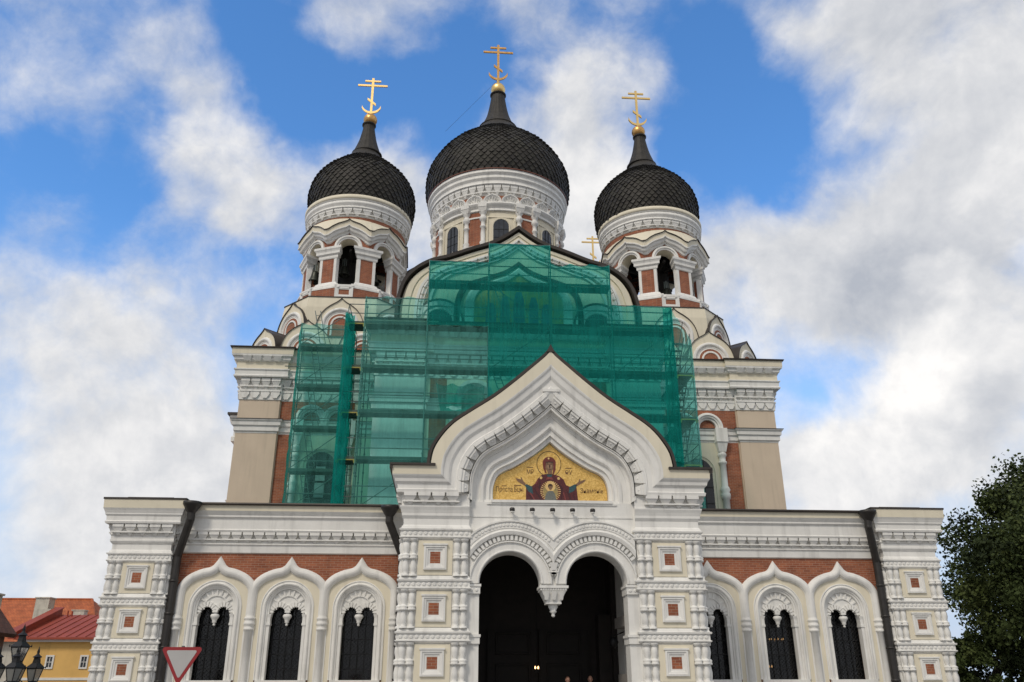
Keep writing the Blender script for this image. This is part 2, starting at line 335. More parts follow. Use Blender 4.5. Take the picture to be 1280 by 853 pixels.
def spline(pts, k=8):                                                # Catmull-Rom through points
    P = [pts[0]]+list(pts)+[pts[-1]]; out = []
    for i in range(1, len(P)-2):
        for q in range(k):
            t = q/k; r = []
            for c in (0, 1):
                a, b, d, e = P[i-1][c], P[i][c], P[i+1][c], P[i+2][c]
                r.append(.5*(2*b+(d-a)*t+(2*a-5*b+4*d-e)*t*t+(3*b-a-3*d+e)*t**3))
            out.append(tuple(r))
    return out+[tuple(pts[-1])]
def mirror_curve(half):                                              # half runs from left foot to the peak at u=0
    return list(half)+[(-u, v) for u, v in reversed(half[:-1])]
def path_map(M, pts):
    ls = [0]
    for a, b in zip(pts, pts[1:]): ls.append(ls[-1]+hypot(b[0]-a[0], b[1]-a[1]))
    def f(u, v, d):
        j = 0
        while j < len(ls)-2 and ls[j+1] < u: j += 1
        a, b = pts[j], pts[j+1]; l = ls[j+1]-ls[j] or 1; t = (u-ls[j])/l; dx, dy = (b[0]-a[0])/l, (b[1]-a[1])/l
        return M(a[0]+(b[0]-a[0])*t-dy*v, a[1]+(b[1]-a[1])*t+dx*v, d)
    return f, ls[-1]
def corbels(mb, M, u0, u1, v0, v1, n, d0, d1):                        # row of hanging brackets with a bead and a drop under each
    p = (u1-u0)/n; h = v1-v0
    for i in range(n):
        c = u0+p*(i+.5)
        mb.taper(M, c-.25*p, c+.25*p, v0+.36*h, c-.43*p, c+.43*p, v0+.72*h, d0, d0+(d1-d0)*.6, d1)
        mb.box(M, c-.44*p, c+.44*p, v0+.72*h, v1, d0, d1+.015)
        mb.box(M, c-.5*p, c+.5*p, v0+.24*h, v0+.36*h, d0, d0+(d1-d0)*.72)
        mb.taper(M, c-.08*p, c+.08*p, v0, c-.2*p, c+.2*p, v0+.22*h, d0, d0+(d1-d0)*.2, d0+(d1-d0)*.6)
def beads(mb, M, u0, u1, v, r, d):                                    # row of small round bosses
    n = max(1, int((u1-u0)/(2.25*r))); p = (u1-u0)/n
    for i in range(n):
        c = u0+p*(i+.5); k = 8
        ring = [(c+r*cos(2*pi*q/k), v+r*sin(2*pi*q/k)) for q in range(k)]
        ring2 = [(c+r*.55*cos(2*pi*q/k), v+r*.55*sin(2*pi*q/k)) for q in range(k)]
        vs = [M(u, w, d) for u, w in ring]+[M(u, w, d+r*.42) for u, w in ring2]
        mb.add(vs, [(q, (q+1) % k, k+(q+1) % k, k+q) for q in range(k)]+[tuple(range(k, 2*k))])
def colonette_profile(r, z0, z1):
    h = z1-z0; P = [(1.25, 0), (1.25, .05), (.68, .07), (.95, .13), (1.05, .26), (.64, .42), (.64, .44), (1.3, .455), (1.3, .50), (1.05, .515), (1.35, .55), (1.05, .585), (.64, .60), (.64, .62), (1.05, .76), (.95, .87), (.66, .92), (1.25, .94), (1.3, 1.0)]
    return [(a*r, z0+b*h) for a, b in P]
KOK = [(-1, 0), (-.985, .20), (-.93, .38), (-.82, .55), (-.64, .70), (-.42, .81), (-.22, .885), (-.09, .945), (0, 1.0)]
def kok_curve(uc, v0, hw, hp, k=5):
    h = spline([(u*hw, v*hp) for u, v in KOK], k); h[-1] = (0, hp)
    return [(uc+u, v0+v) for u, v in mirror_curve(h)]
# ---------------------------------------------------------------- ground
mb = MB(); mb.add([(-900, -900, 0), (900, -900, 0), (900, 900, 0), (-900, 900, 0)], [(0, 1, 2, 3)])
tag(mb.build('ground', STONE), kind='structure')

# ================================================================ CATHEDRAL
CATH = thing('cathedral', 'large white cream and brick onion domed cathedral with arched porch behind green netting', 'cathedral')
P0 = front(0.0)
# ---- porch -----------------------------------------------------
porch = MB()
sp = [(-2.81, 7.36), (-2.81, 4.62), (-2.42, 4.62)]+arc(-1.42, 4.70, 1.0, pi, 0, 22)+[(-.42, 4.62), (.42, 4.62)]+arc(1.42, 4.70, 1.0, pi, 0, 22)+[(2.42, 4.62), (2.81, 4.62), (2.81, 7.36)]
porch.prism(front(.10), sp, -.7, 0.0)
for s in (-1, 1):
    porch.box(P0, s*2.42, s*2.81, 0, 4.617, -.8, -.105)
    porch.box(P0, s*2.39, s*2.80, 4.38, 4.66, -.84, -.03); porch.box(P0, s*2.36, s*2.80, 4.60, 4.68, -.87, 0)
    porch.box(P0, s*2.39, s*2.80, 2.86, 3.12, -.84, -.04); porch.box(P0, s*2.36, s*2.80, 3.06, 3.14, -.87, -.01)
    beads(porch, P0, min(s*2.42, s*2.75), max(s*2.42, s*2.75), 4.49, .06, -.03)
    porch.box(front(0), s*2.85, s*4.88, 0, 6.0, -5.3, -.9)                 # side walls of the vestibule
    porch.box(P0, s*2.72, s*4.9, 6.0, 8.3, -5.3, -.55)
porch.box(P0, -2.9, 2.9, 6.55, 7.3, -5.3, -.75)                            # wall over the arches, vault
porch.box(P0, -2.72, 2.72, 6.84, 6.89, -.12, -.075)
PORCH = porch.build('entrance_porch', WHITE, CATH)

# ogee gable: nested curves blended from roof edge (t=0) to icon frame (t=1)
O_half = [(-4.10, 8.45), (-4.09, 8.62), (-3.99, 9.05), (-3.69, 9.55), (-3.30, 9.97), (-2.68, 10.41), (-1.96, 10.90), (-1.23, 11.50), (-.66, 12.01), (-.19, 12.44), (0, 12.66)]
I_half = [(-1.96, 7.42), (-1.96, 7.85), (-1.86, 8.20), (-1.67, 8.40), (-1.25, 8.60), (-.73, 8.92), (-.32, 9.22), (0, 9.50)]
OH = resample(spline(O_half, 6), 44); IH = resample(spline(I_half, 6), 44)
def foot(t):
    for (a, za), (b, zb) in (((0, 8.45), (.16, 8.15)), ((.16, 8.15), (.46, 7.58)), ((.46, 7.58), (.655, 7.36)), ((.655, 7.36), (2, 7.36))):
        if t <= b: return za+(zb-za)*(t-a)/(b-a)
def ogee(t):
    h = [((1-t)*a[0]+t*b[0], (1-t)*a[1]+t*b[1]) for a, b in zip(OH, IH)]
    f = foot(t)
    h = [(h[0][0], min(f, h[0][1]-.001))]+h
    return mirror_curve(h)
g = MB(); g.chain(P0, ogee, [(.0, -.3), (.0, .43), (.158, .43), (.158, .38)]); g.build('gable_fascia', CREAM, PORCH)
g = MB()
g.chain(P0, ogee, [(.158, .43), (.165, .43), (.186, .41), (.205, .365), (.228, .35), (.281, .33), (.30, .30), (.323, .25), (.397, .24), (.413, .29), (.440, .285), (.465, .27), (.468, .05),
    (.59, .03), (.595, .15), (.61, .15), (.615, .10), (.652, .10), (.655, -.12), (.70, -.14), (.705, -.18), (.78, -.19), (.785, -.14), (.80, -.13), (.83, -.13), (.85, -.17), (.855, -.23), (.90, -.25), (.905, -.22), (.925, -.22), (.93, -.30), (.985, -.32), (.988, -.55)])
g.prism(P0, [(-2.81, 7.2), (2.81, 7.2), (2.81, 7.44), (-2.81, 7.44)], -.5, -.17)
g.box(P0, -2.05, 2.05, 7.33, 7.42, -.5, -.02); g.box(P0, -2.2, 2.2, 7.27, 7.33, -.5, -.06)
g.build('gable_moulding', WHITE, PORCH)
g = MB()
half = ogee(.53)[:46]
for sgn in (1, -1):
    hh = half if sgn == 1 else [(-u, v) for u, v in reversed(half)]
    pm, ln = path_map(P0, hh)
    wdt = .31
    n = 12; p = (ln-.12)/n
    for i in range(n):
        c = .06+p*(i+.5)
        g.taper(pm, c-.26*p, c+.26*p, -.16, c-.42*p, c+.42*p, .03, .02, .12, .24); g.box(pm, c-.435*p, c+.435*p, .03, .12, .02, .27); g.box(pm, c-.46*p, c+.46*p, .12, .20, .02, .31)
        g.box(pm, c-.5*p, c+.5*p, -.20, -.14, .02, .15); beads(g, pm, c-.2*p, c+.2*p, -.02, .045, .20)
        g.taper(pm, c-.07*p, c+.07*p, -.25, c-.2*p, c+.2*p, -.19, .02, .06, .12)
g.taper(P0, -.10, .10, 10.85, -.26, .26, 11.18, 0, .18, .28); g.box(P0, -.3, .3, 11.18, 11.28, 0, .31); g.taper(P0, -.05, .05, 10.72, -.1, .1, 10.85, 0, .1, .17)
g.build('gable_corbels', WHITE, PORCH)
# roof skin running back over the porch, with a dark drip edge
g = MB()
out = mirror_curve([(u*1.012, v+.02) for u, v in OH[:-1]]+[(0, 12.70)])
def offs(c, k):
    r = []
    for i, (u, v) in enumerate(c):
        a = c[max(0, i-1)]; b = c[min(len(c)-1, i+1)]; dx, dy = b[0]-a[0], b[1]-a[1]; l = hypot(dx, dy); r.append((u-dy/l*k, v+dx/l*k))
    return r
out2 = offs(out, .10); mid = len(out)//2; out2[mid] = (0, 12.85)
g.strip(P0, out, out2, .42, .42); g.strip(P0, out2, out2, .42, -5.4); g.strip(P0, out, out, .42, .30)
for s in (-1, 1):
    pass
g.taper(P0, -.14, .14, 12.62, -.01, .01, 12.90, -.2, .46, .46)
g.build('porch_roof', ROOF, PORCH)
# archivolts over the twin arches
def twin(r):
    pts = []
    a0 = pi if r <= 1.31 else pi-acos(1.31/r)
    a1 = 0 if r <= 1.42 else acos(1.42/r)
    if r <= 1.42: left = arc(-1.42, 4.70, r, a0, a1, 40)
    else: left = arc(-1.42, 4.70, r, a0, a1, 40)
    return left
g = MB()
prof = [(1.0, -.6), (1.0, -.02), (1.03, .02), (1.06, .02), (1.08, -.03), (1.30, -.03), (1.31, .03), (1.35, .03), (1.36, -.05), (1.54, -.05), (1.55, .08), (1.60, .10), (1.66, .12), (1.71, .08), (1.73, .03), (1.75, .03), (1.77, .06), (1.96, .06), (1.97, .11), (2.02, .11), (2.03, -.10)]
for s in (1, -1):
    M = P0 if s == 1 else (lambda u, v, d: P0(-u, v, d))
    g.chain(M, twin, prof)
    n = 26
    for i in range(n):
        a = 2.75-(2.75-.22)*i/(n-1); r = 1.45; c = (-1.42+r*cos(a), 4.70+r*sin(a))
        if c[0] < -2.66: continue
        t = (sin(a), -cos(a)); nn = (cos(a), sin(a))
        Mb = lambda u, v, d, c=c, t=t, nn=nn, M=M: M(c[0]+t[0]*u+nn[0]*v, c[1]+t[1]*u+nn[1]*v, d)
        g.box(Mb, -.045, .045, -.075, .09, -.05, .045)
    n = 22
    for i in range(n):
        a = 2.22-(2.22-.82)*i/(n-1); c = (-1.42+1.865*cos(a), 4.70+1.865*sin(a))
        Mb = lambda u, v, d, c=c, M=M: M(c[0]+u, c[1]+v, d)
        beads(g, Mb, -.075, .075, 0, .068, .06)
g.build('arch_moulding', WHITE, PORCH)
# hanging pendant between the arches
g = MB()
g.box(P0, -.47, .47, 4.56, 4.64, -.85, .05)
for i in range(11): g.box(P0, -.44+.08*i, -.40+.08*i, 4.49, 4.56, -.8, .03)
g.box(P0, -.42, .42, 4.48, 4.57, -.8, 0)
g.taper(P0, -.22, .22, 4.12, -.40, .40, 4.48, -.78, -.12, -.01)
for u in (-.24, .0, .24): g.taper(P0, u-.05, u+.05, 4.2, u-.09, u+.09, 4.44, -.3, -.04, .03)
g.box(P0, -.25, .25, 4.08, 4.13, -.65, -.11)
g.lathe(0, .36, [(.0, 3.68), (.05, 3.70), (.065, 3.75), (.04, 3.79), (.11, 3.84), (.12, 3.87), (.09, 3.89), (.16, 4.0), (.15, 4.05), (.2, 4.1)], 14)
g.taper(P0, -.07, .07, 5.12, -.14, .14, 5.36, -.05, .05, .09); g.box(P0, -.16, .16, 5.05, 5.10, -.05, .04)
g.build('arch_pendant', WHITE, PORCH)
# five small floodlights under the icon
for i, x in enumerate((-1.36, -.69, -.01, .66, 1.34)):
    f = MB(); f.tube((x, .08, 7.05), (x, -.10, 7.05), .028, 8)
    f.lathe(x, -.14, [(0, 7.12), (.06, 7.12), (.085, 7.10), (.09, 7.03), (.07, 7.0)], 12)
    fo = f.build('floodlight', PIPE, CATH)
    f = MB(); f.lathe(x, -.14, [(.07, 7.0), (.07, 6.97), (.05, 6.945), (0, 6.94)], 12); f.build('lens', WHITE, fo)
# icon mosaic: gold ground, robed haloed figure, inscriptions
ICON = front(.50)
g = MB(); g.prism(ICON, ogee(.995)[1:-1], -.06, 0); ICO = g.build('icon_mosaic', mosaic_mat('gold_mosaic', (.90, .60, .19), (.64, .38, .09), .45, .36, 24), CATH)
ROBE = mosaic_mat('maroon_mosaic', (.11, .018, .018), (.065, .010, .014), 0, .6, 30)
TEAL = mosaic_mat('teal_mosaic', (.03, .10, .11), (.02, .06, .08), 0, .6, 30)
SKIN = mosaic_mat('skin_mosaic', (.25, .14, .08), (.18, .10, .055), 0, .6, 34)
INK = mosaic_mat('umber_mosaic', (.05, .022, .012), (.035, .016, .01), 0, .6, 34)
PALE = mosaic_mat('pale_mosaic', (.80, .58, .26), (.66, .42, .14), .2, .5, 34)
GREYM = mosaic_mat('olive_gold_mosaic', (.40, .29, .10), (.24, .20, .09), 0, .6, 34)
def ic(px, py): return (-1.96+(px-45)*(3.92/1160), 7.43+(622-py)*(2.07/577))   # icon drawing units to metres
def ipoly(pts): return [ic(a, b) for a, b in pts]
def ell(cx, cy, rx, ry, n=24, a0=0, a1=2*pi): return [(cx+rx*cos(a0+(a1-a0)*i/n), cy+ry*sin(a0+(a1-a0)*i/n)) for i in range(n)]
def piece(name, shapes, m, d=.006):
    many = name in ('sleeve', 'hand', 'robe_fold', 'robe_light', 'face_light', 'star', 'titlo', 'face_detail')
    if many:
        for sh in shapes: q = MB(); q.prism(ICON, ipoly(sh), .0, d); q.build(name, m, ICO)
        return
    q = MB()
    for sh in shapes: q.prism(ICON, ipoly(sh), .0, d)
    return q.build(name, m, ICO)
def ring(cx, cy, r0, r1, n=40):
    return [[(cx+r0*cos(a), cy+r0*sin(a)), (cx+r1*cos(a), cy+r1*sin(a)), (cx+r1*cos(b), cy+r1*sin(b)), (cx+r0*cos(b), cy+r0*sin(b))] for a, b in ((2*pi*i/n, 2*pi*(i+1)/n) for i in range(n))]
piece('halo', ring(617, 245, 122, 128), INK, .004)
piece('robe', [[(375, 622), (378, 480), (440, 462), (470, 440), (500, 390), (545, 350), (600, 342), (660, 345), (720, 362), (765, 395), (790, 450), (830, 465), (895, 460), (905, 560), (912, 622)]], ROBE, .006)
piece('sleeve', [[(366, 455), (385, 445), (440, 470), (450, 540), (405, 520), (380, 480)], [(900, 445), (880, 440), (820, 468), (815, 530), (870, 505), (893, 470)], [(590, 346), (650, 346), (640, 372), (600, 372)]], TEAL, .009)
piece('hand', [[(270, 388), (285, 390), (330, 402), (322, 378), (332, 380), (350, 415), (375, 440), (366, 462), (335, 445), (290, 420)], [(998, 392), (980, 394), (935, 410), (940, 386), (930, 388), (915, 420), (885, 442), (893, 462), (925, 445), (975, 418)], [(597, 300), (650, 300), (648, 350), (602, 350)]], SKIN, .009)
piece('face', [ell(622, 262, 44, 62)], SKIN, .0105)
piece('veil', [ell(620, 235, 68, 62, 24, pi, 2*pi)+[(686, 250), (684, 300), (668, 340), (652, 345), (664, 270), (650, 222), (592, 222), (578, 275), (592, 340), (575, 330), (558, 290)]], mosaic_mat('veil_mosaic', (.19, .035, .025), (.12, .02, .018), 0, .6, 30), .012)
piece('face_detail', [[(590, 242), (614, 243), (613, 247), (591, 247)], [(634, 243), (657, 242), (656, 247), (635, 247)], [(620, 250), (625, 250), (630, 280), (618, 281)], [(612, 297), (640, 297), (637, 301), (615, 301)], [(580, 222), (665, 222), (663, 232), (582, 232)]], INK, .0135)
FOLD = mosaic_mat('dark_fold_mosaic', (.060, .010, .014), (.04, .008, .012), 0, .6, 30)
piece('robe_fold', [[(455, 470), (520, 560), (560, 622), (540, 622), (480, 540)], [(395, 540), (440, 560), (470, 622), (450, 622)], [(700, 420), (760, 480), (740, 622), (725, 622), (735, 490)], [(780, 480), (830, 540), (845, 622), (830, 622), (805, 545)], [(520, 420), (505, 480), (520, 500), (530, 430)], [(560, 352), (540, 372), (535, 400), (552, 376)], [(870, 520), (885, 622), (872, 622), (858, 540)]], FOLD, .0075)
piece('robe_light', [[(470, 445), (500, 400), (506, 404), (480, 450)], [(600, 372), (640, 372), (660, 400), (620, 392), (580, 400)], [(660, 352), (700, 366), (740, 390), (735, 396), (695, 374)], [(425, 520), (470, 600), (462, 604), (415, 530)], [(765, 520), (790, 610), (782, 612), (755, 525)]], mosaic_mat('rose_mosaic', (.24, .05, .045), (.18, .035, .035), 0, .6, 30), .0078)
piece('face_light', [[(600, 256), (612, 254), (614, 290), (604, 288)], [(636, 254), (646, 256), (642, 286), (632, 290)], [(606, 228), (640, 228), (636, 238), (610, 238)]], mosaic_mat('light_skin_mosaic', (.40, .25, .15), (.34, .20, .12), 0, .6, 34), .0122)
piece('star', [ell(533, 382, 14, 14, 10), ell(713, 386, 14, 14, 10), ell(614, 190, 10, 10, 10)], PALE, .0145)
rays = []
for i in range(30):
    a = 2*pi*i/30; rays.append([(627+62*cos(a), 512+62*sin(a)), (627+104*cos(a-.05), 512+100*sin(a-.05)), (627+104*cos(a+.05), 512+100*sin(a+.05))])
piece('medallion', [ell(627, 515, 76, 90, 30)], GREYM, .008); piece('ray', rays, PALE, .0095)
piece('small_halo', [ell(627, 464, 52, 52, 24)], PALE, .0105)
piece('small_figure', [[(562, 600), (585, 530), (610, 508), (650, 508), (672, 535), (690, 600), (640, 612), (590, 610)]], mosaic_mat('blue_grey_mosaic', (.17, .18, .16), (.12, .13, .12), 0, .6, 34), .0115)
piece('small_head', [ell(627, 472, 19, 27, 16)], SKIN, .0135); piece('small_hair', [ell(627, 462, 25, 22, 16, pi, 2*pi)+[(650, 480), (640, 462), (614, 462), (604, 480)]], INK, .015)
def text_mesh(name, body, size, at, mt, parent, sx=.8):
    cu = bpy.data.curves.new('lettering', 'FONT'); cu.body = body; cu.size = size; cu.align_x = 'CENTER'; cu.extrude = .003
    t = bpy.data.objects.new('lettering', cu); COL.objects.link(t); bpy.context.view_layer.update()
    me = bpy.data.meshes.new_from_object(t.evaluated_get(bpy.context.evaluated_depsgraph_get()))
    bpy.data.objects.remove(t)
    for v in me.vertices: v.co = Vector((at[0]+v.co.x*sx, .495-v.co.z, at[1]+v.co.y))
    me.materials.append(mt); o = bpy.data.objects.new(name, me); COL.objects.link(o); o.parent = parent; return o
TXT = mosaic_mat('lettering_mosaic', (.16, .07, .025), (.11, .045, .018), 0, .6, 34)
text_mesh('inscription', 'Преста', .24, ic(155, 520), TXT, ICO, .70); text_mesh('inscription', 'Бцы', .24, ic(302, 520), TXT, ICO, .70)
text_mesh('inscription', 'Знаменie', .23, ic(1050, 524), TXT, ICO, .80)
text_mesh('inscription', 'МР', .22, ic(422, 345), TXT, ICO, .8); text_mesh('inscription', 'ѲУ', .22, ic(818, 348), TXT, ICO, .85)
piece('titlo', [[(388, 276), (452, 276), (452, 283), (388, 283)], [(785, 280), (850, 280), (850, 287), (785, 287)], [(255, 456), (330, 456), (330, 463), (255, 463)], [(130, 462), (180, 462), (180, 469), (130, 469)]], TXT, .006)

# ---- piers (porch and outer corners) ---------------------------
def pier(name, xc, hw, yf, yb, bands, ztop, prof, roof_z, reach, sides, nb, inner=None):
    M = front(yf); b = MB()
    b.box(M, xc-hw, xc+hw, 0, ztop, yf-yb, 0)
    poly = [(xc-hw, yb), (xc-hw, yf), (xc+hw, yf), (xc+hw, yb)]
    def hs(prof): b.hsweep(poly, prof)
    hs([(0, 0), (.16, 0), (.16, .5), (.10, .58), (.08, .95), (0, 1.0)])
    for z in bands:
        hs([(0, z-.07), (.05, z-.05), (.11, z), (.11, z+.03), (.07, z+.04), (.07, z+.22), (.12, z+.23), (.13, z+.28), (.07, z+.30), (.05, z+.36), (.0, z+.42)])
        beads(b, front(yf-.07), xc-hw-.02, xc+hw+.02, z+.13, .072, 0)
        for sd in sides:
            Ms = face(xc, (yf+yb)/2, 0 if sd > 0 else pi, hw+.07); hl = (yb-yf)/2
            beads(b, Ms, -hl, hl, z+.13, .072, 0)
    o = b.build(name, WHITE, CATH)
    cr = MB()
    if inner: inner(cr, prof)
    else: cr.hsweep(poly, prof)
    cr.build('pier_cornice', WHITE, o)
    k = MB(); zf = prof[0][2] if len(prof[0]) > 2 else None
    fz0, fz1, fd0, fd1 = nb[1:]
    ka, kb = (xc-hw-.05, xc+hw+.05) if not inner else ((xc-hw-.05, -3.12) if xc < 0 else (3.12, xc+hw+.05))
    corbels(k, front(yf), ka, kb, fz0, fz1, nb[0], fd0, fd1)
    for sd in sides:
        Ms = face(xc, (yf+yb)/2, 0 if sd > 0 else pi, hw); hl = (yb-yf)/2; n2 = max(2, int(nb[0]*hl/hw))
        corbels(k, Ms, -hl, hl, fz0, fz1, n2, fd0, fd1)
    k.build('pier_corbels', WHITE, o)
    fz = prof[-1]; f = MB(); fp = [(.01, fz[1]), (fz[0]-.005, fz[1]+.002), (fz[0]+.01, roof_z), (.01, roof_z)]
    if inner: inner(f, fp)
    else: f.hsweep(poly, fp)
    f.build('cream_fascia', CREAM, o)
    r = MB(); e = fz[0]+.035
    
    if not inner: r.hsweep(poly, [(-.1, roof_z), (e, roof_z+.003), (e, roof_z+.07), (-hw*.55, roof_z+.22)]); r.box(M, xc-hw*.8, xc+hw*.8, roof_z+.05, roof_z+.2, yf-yb, -.12)
    else: sx = 1 if xc > 0 else -1; r.box(front(0), min(sx*3.95, sx*5.44), max(sx*3.95, sx*5.44), roof_z+.003, roof_z+.075, -4.5, .52); r.box(front(0), min(sx*5.36, sx*5.46), max(sx*5.36, sx*5.46), roof_z-.10, roof_z+.07, -4.5, .50)
    r.build('pier_roof', ROOF, o)
    allb = [-.2]+list(bands)
    for z in (bands[0]-1.6,)+tuple(bands[:-1]):
        zb, zt = z+.42, z+1.52
        p = MB(); p.box(M, xc-.56, xc+.56, zb, zt, -.05, .035); po = p.build('cream_panel', CREAM, o)
        p = MB(); c = (xc, (zb+zt)/2); h = .37
        sq = [(c[0]-h, c[1]-h*1.05), (c[0]+h, c[1]-h*1.05), (c[0]+h, c[1]+h*1.05), (c[0]-h, c[1]+h*1.05)]
        p.sweep(M, sq, [(0, .03), (0, .10), (.06, .11), (.065, .085), (.13, .075), (.135, .05), (.205, .042), (.21, -.04)], True)
        p.box(M, c[0]-h-.03, c[0]+h+.03, c[1]+h*1.05, c[1]+h*1.05+.05, .03, .13)
        p.build('square_frame', WHITE, o)
        p = MB(); p.box(M, c[0]-.17, c[0]+.17, c[1]-.19, c[1]+.19, -.03, .037); p.build('brick_inset', BRICK, o)
        for u in (-.945, -.70, .70, .945):
            p = MB(); uu = u*hw/1.07; p.lathe(xc+uu, yf-.02, colonette_profile(.104, zb-.04, zt+.05), 12); p.build('colonette', WHITE, o)
    for sd in sides:
        for z in (bands[0]-1.6,)+tuple(bands[:-1]):
            zb, zt = z+.42, z+1.52
            p = MB()
            for q in ((.16, .38) if yb-yf < 1.5 else (.16, .38)):
                p.lathe(xc+sd*(hw+.02), yf+q, colonette_profile(.088, zb-.04, zt+.05), 12)
            p.build('side_colonettes', WHITE, o)
    return o
PP = [(.004, 6.40), (.004, 6.74), (.07, 6.84), (.07, 6.92), (.10, 7.02), (.14, 7.12), (.14, 7.16), (.09, 7.17), (.09, 7.56), (.27, 7.57), (.29, 7.67), (.24, 7.70), (.25, 7.84), (.33, 7.92), (.35, 8.02), (.41, 8.10), (.43, 8.14)]
def ogee_end(s):
    def f(b, prof):
        hw, xc = 1.07, 3.865
        for (o0, z0), (o1, z1) in zip(prof, prof[1:]):
            row = []
            for o_, z_ in ((o0, z0), (o1, z1)):
                if z_ > 8.16: xe = 4.02
                elif z_ >= 7.565: xe = -ogee(.16+.30*(8.15-z_)/.57)[0][0]
                else: xe = 2.78
                row.append([(s*(xc+hw+o_), 5.0, z_), (s*(xc+hw+o_), -o_, z_), (s*xe, -o_, z_)])
            b.add(row[0]+row[1], [(0, 1, 4, 3), (1, 2, 5, 4)])
    return f
for s in (-1, 1):
    xs = s*3.865
    o = pier('porch_pier', xs, 1.07, 0.0, .95, (1.32, 2.93, 4.52, 6.13), 8.3, PP, 8.43, .5, (s,), (4, 7.17, 7.57, .09, .27), ogee_end(s))
PW = [(.004, 6.23), (.004, 6.56), (.05, 6.60), (.09, 6.66), (.09, 6.72), (.08, 6.74), (.08, 6.86), (.12, 6.9), (.10, 6.92), (.10, 7.28), (.30, 7.29), (.32, 7.36), (.28, 7.40), (.29, 7.55), (.34, 7.62), (.34, 7.66), (.38, 7.76), (.42, 7.84)]
for s in (-1, 1):
    pier('corner_pier', s*14.87, 1.07, 4.85, 6.6, (1.22, 2.83, 4.38, 5.95), 8.1, PW, 8.16, .5, (-1, 1), (5, 6.86, 7.28, .1, .25))
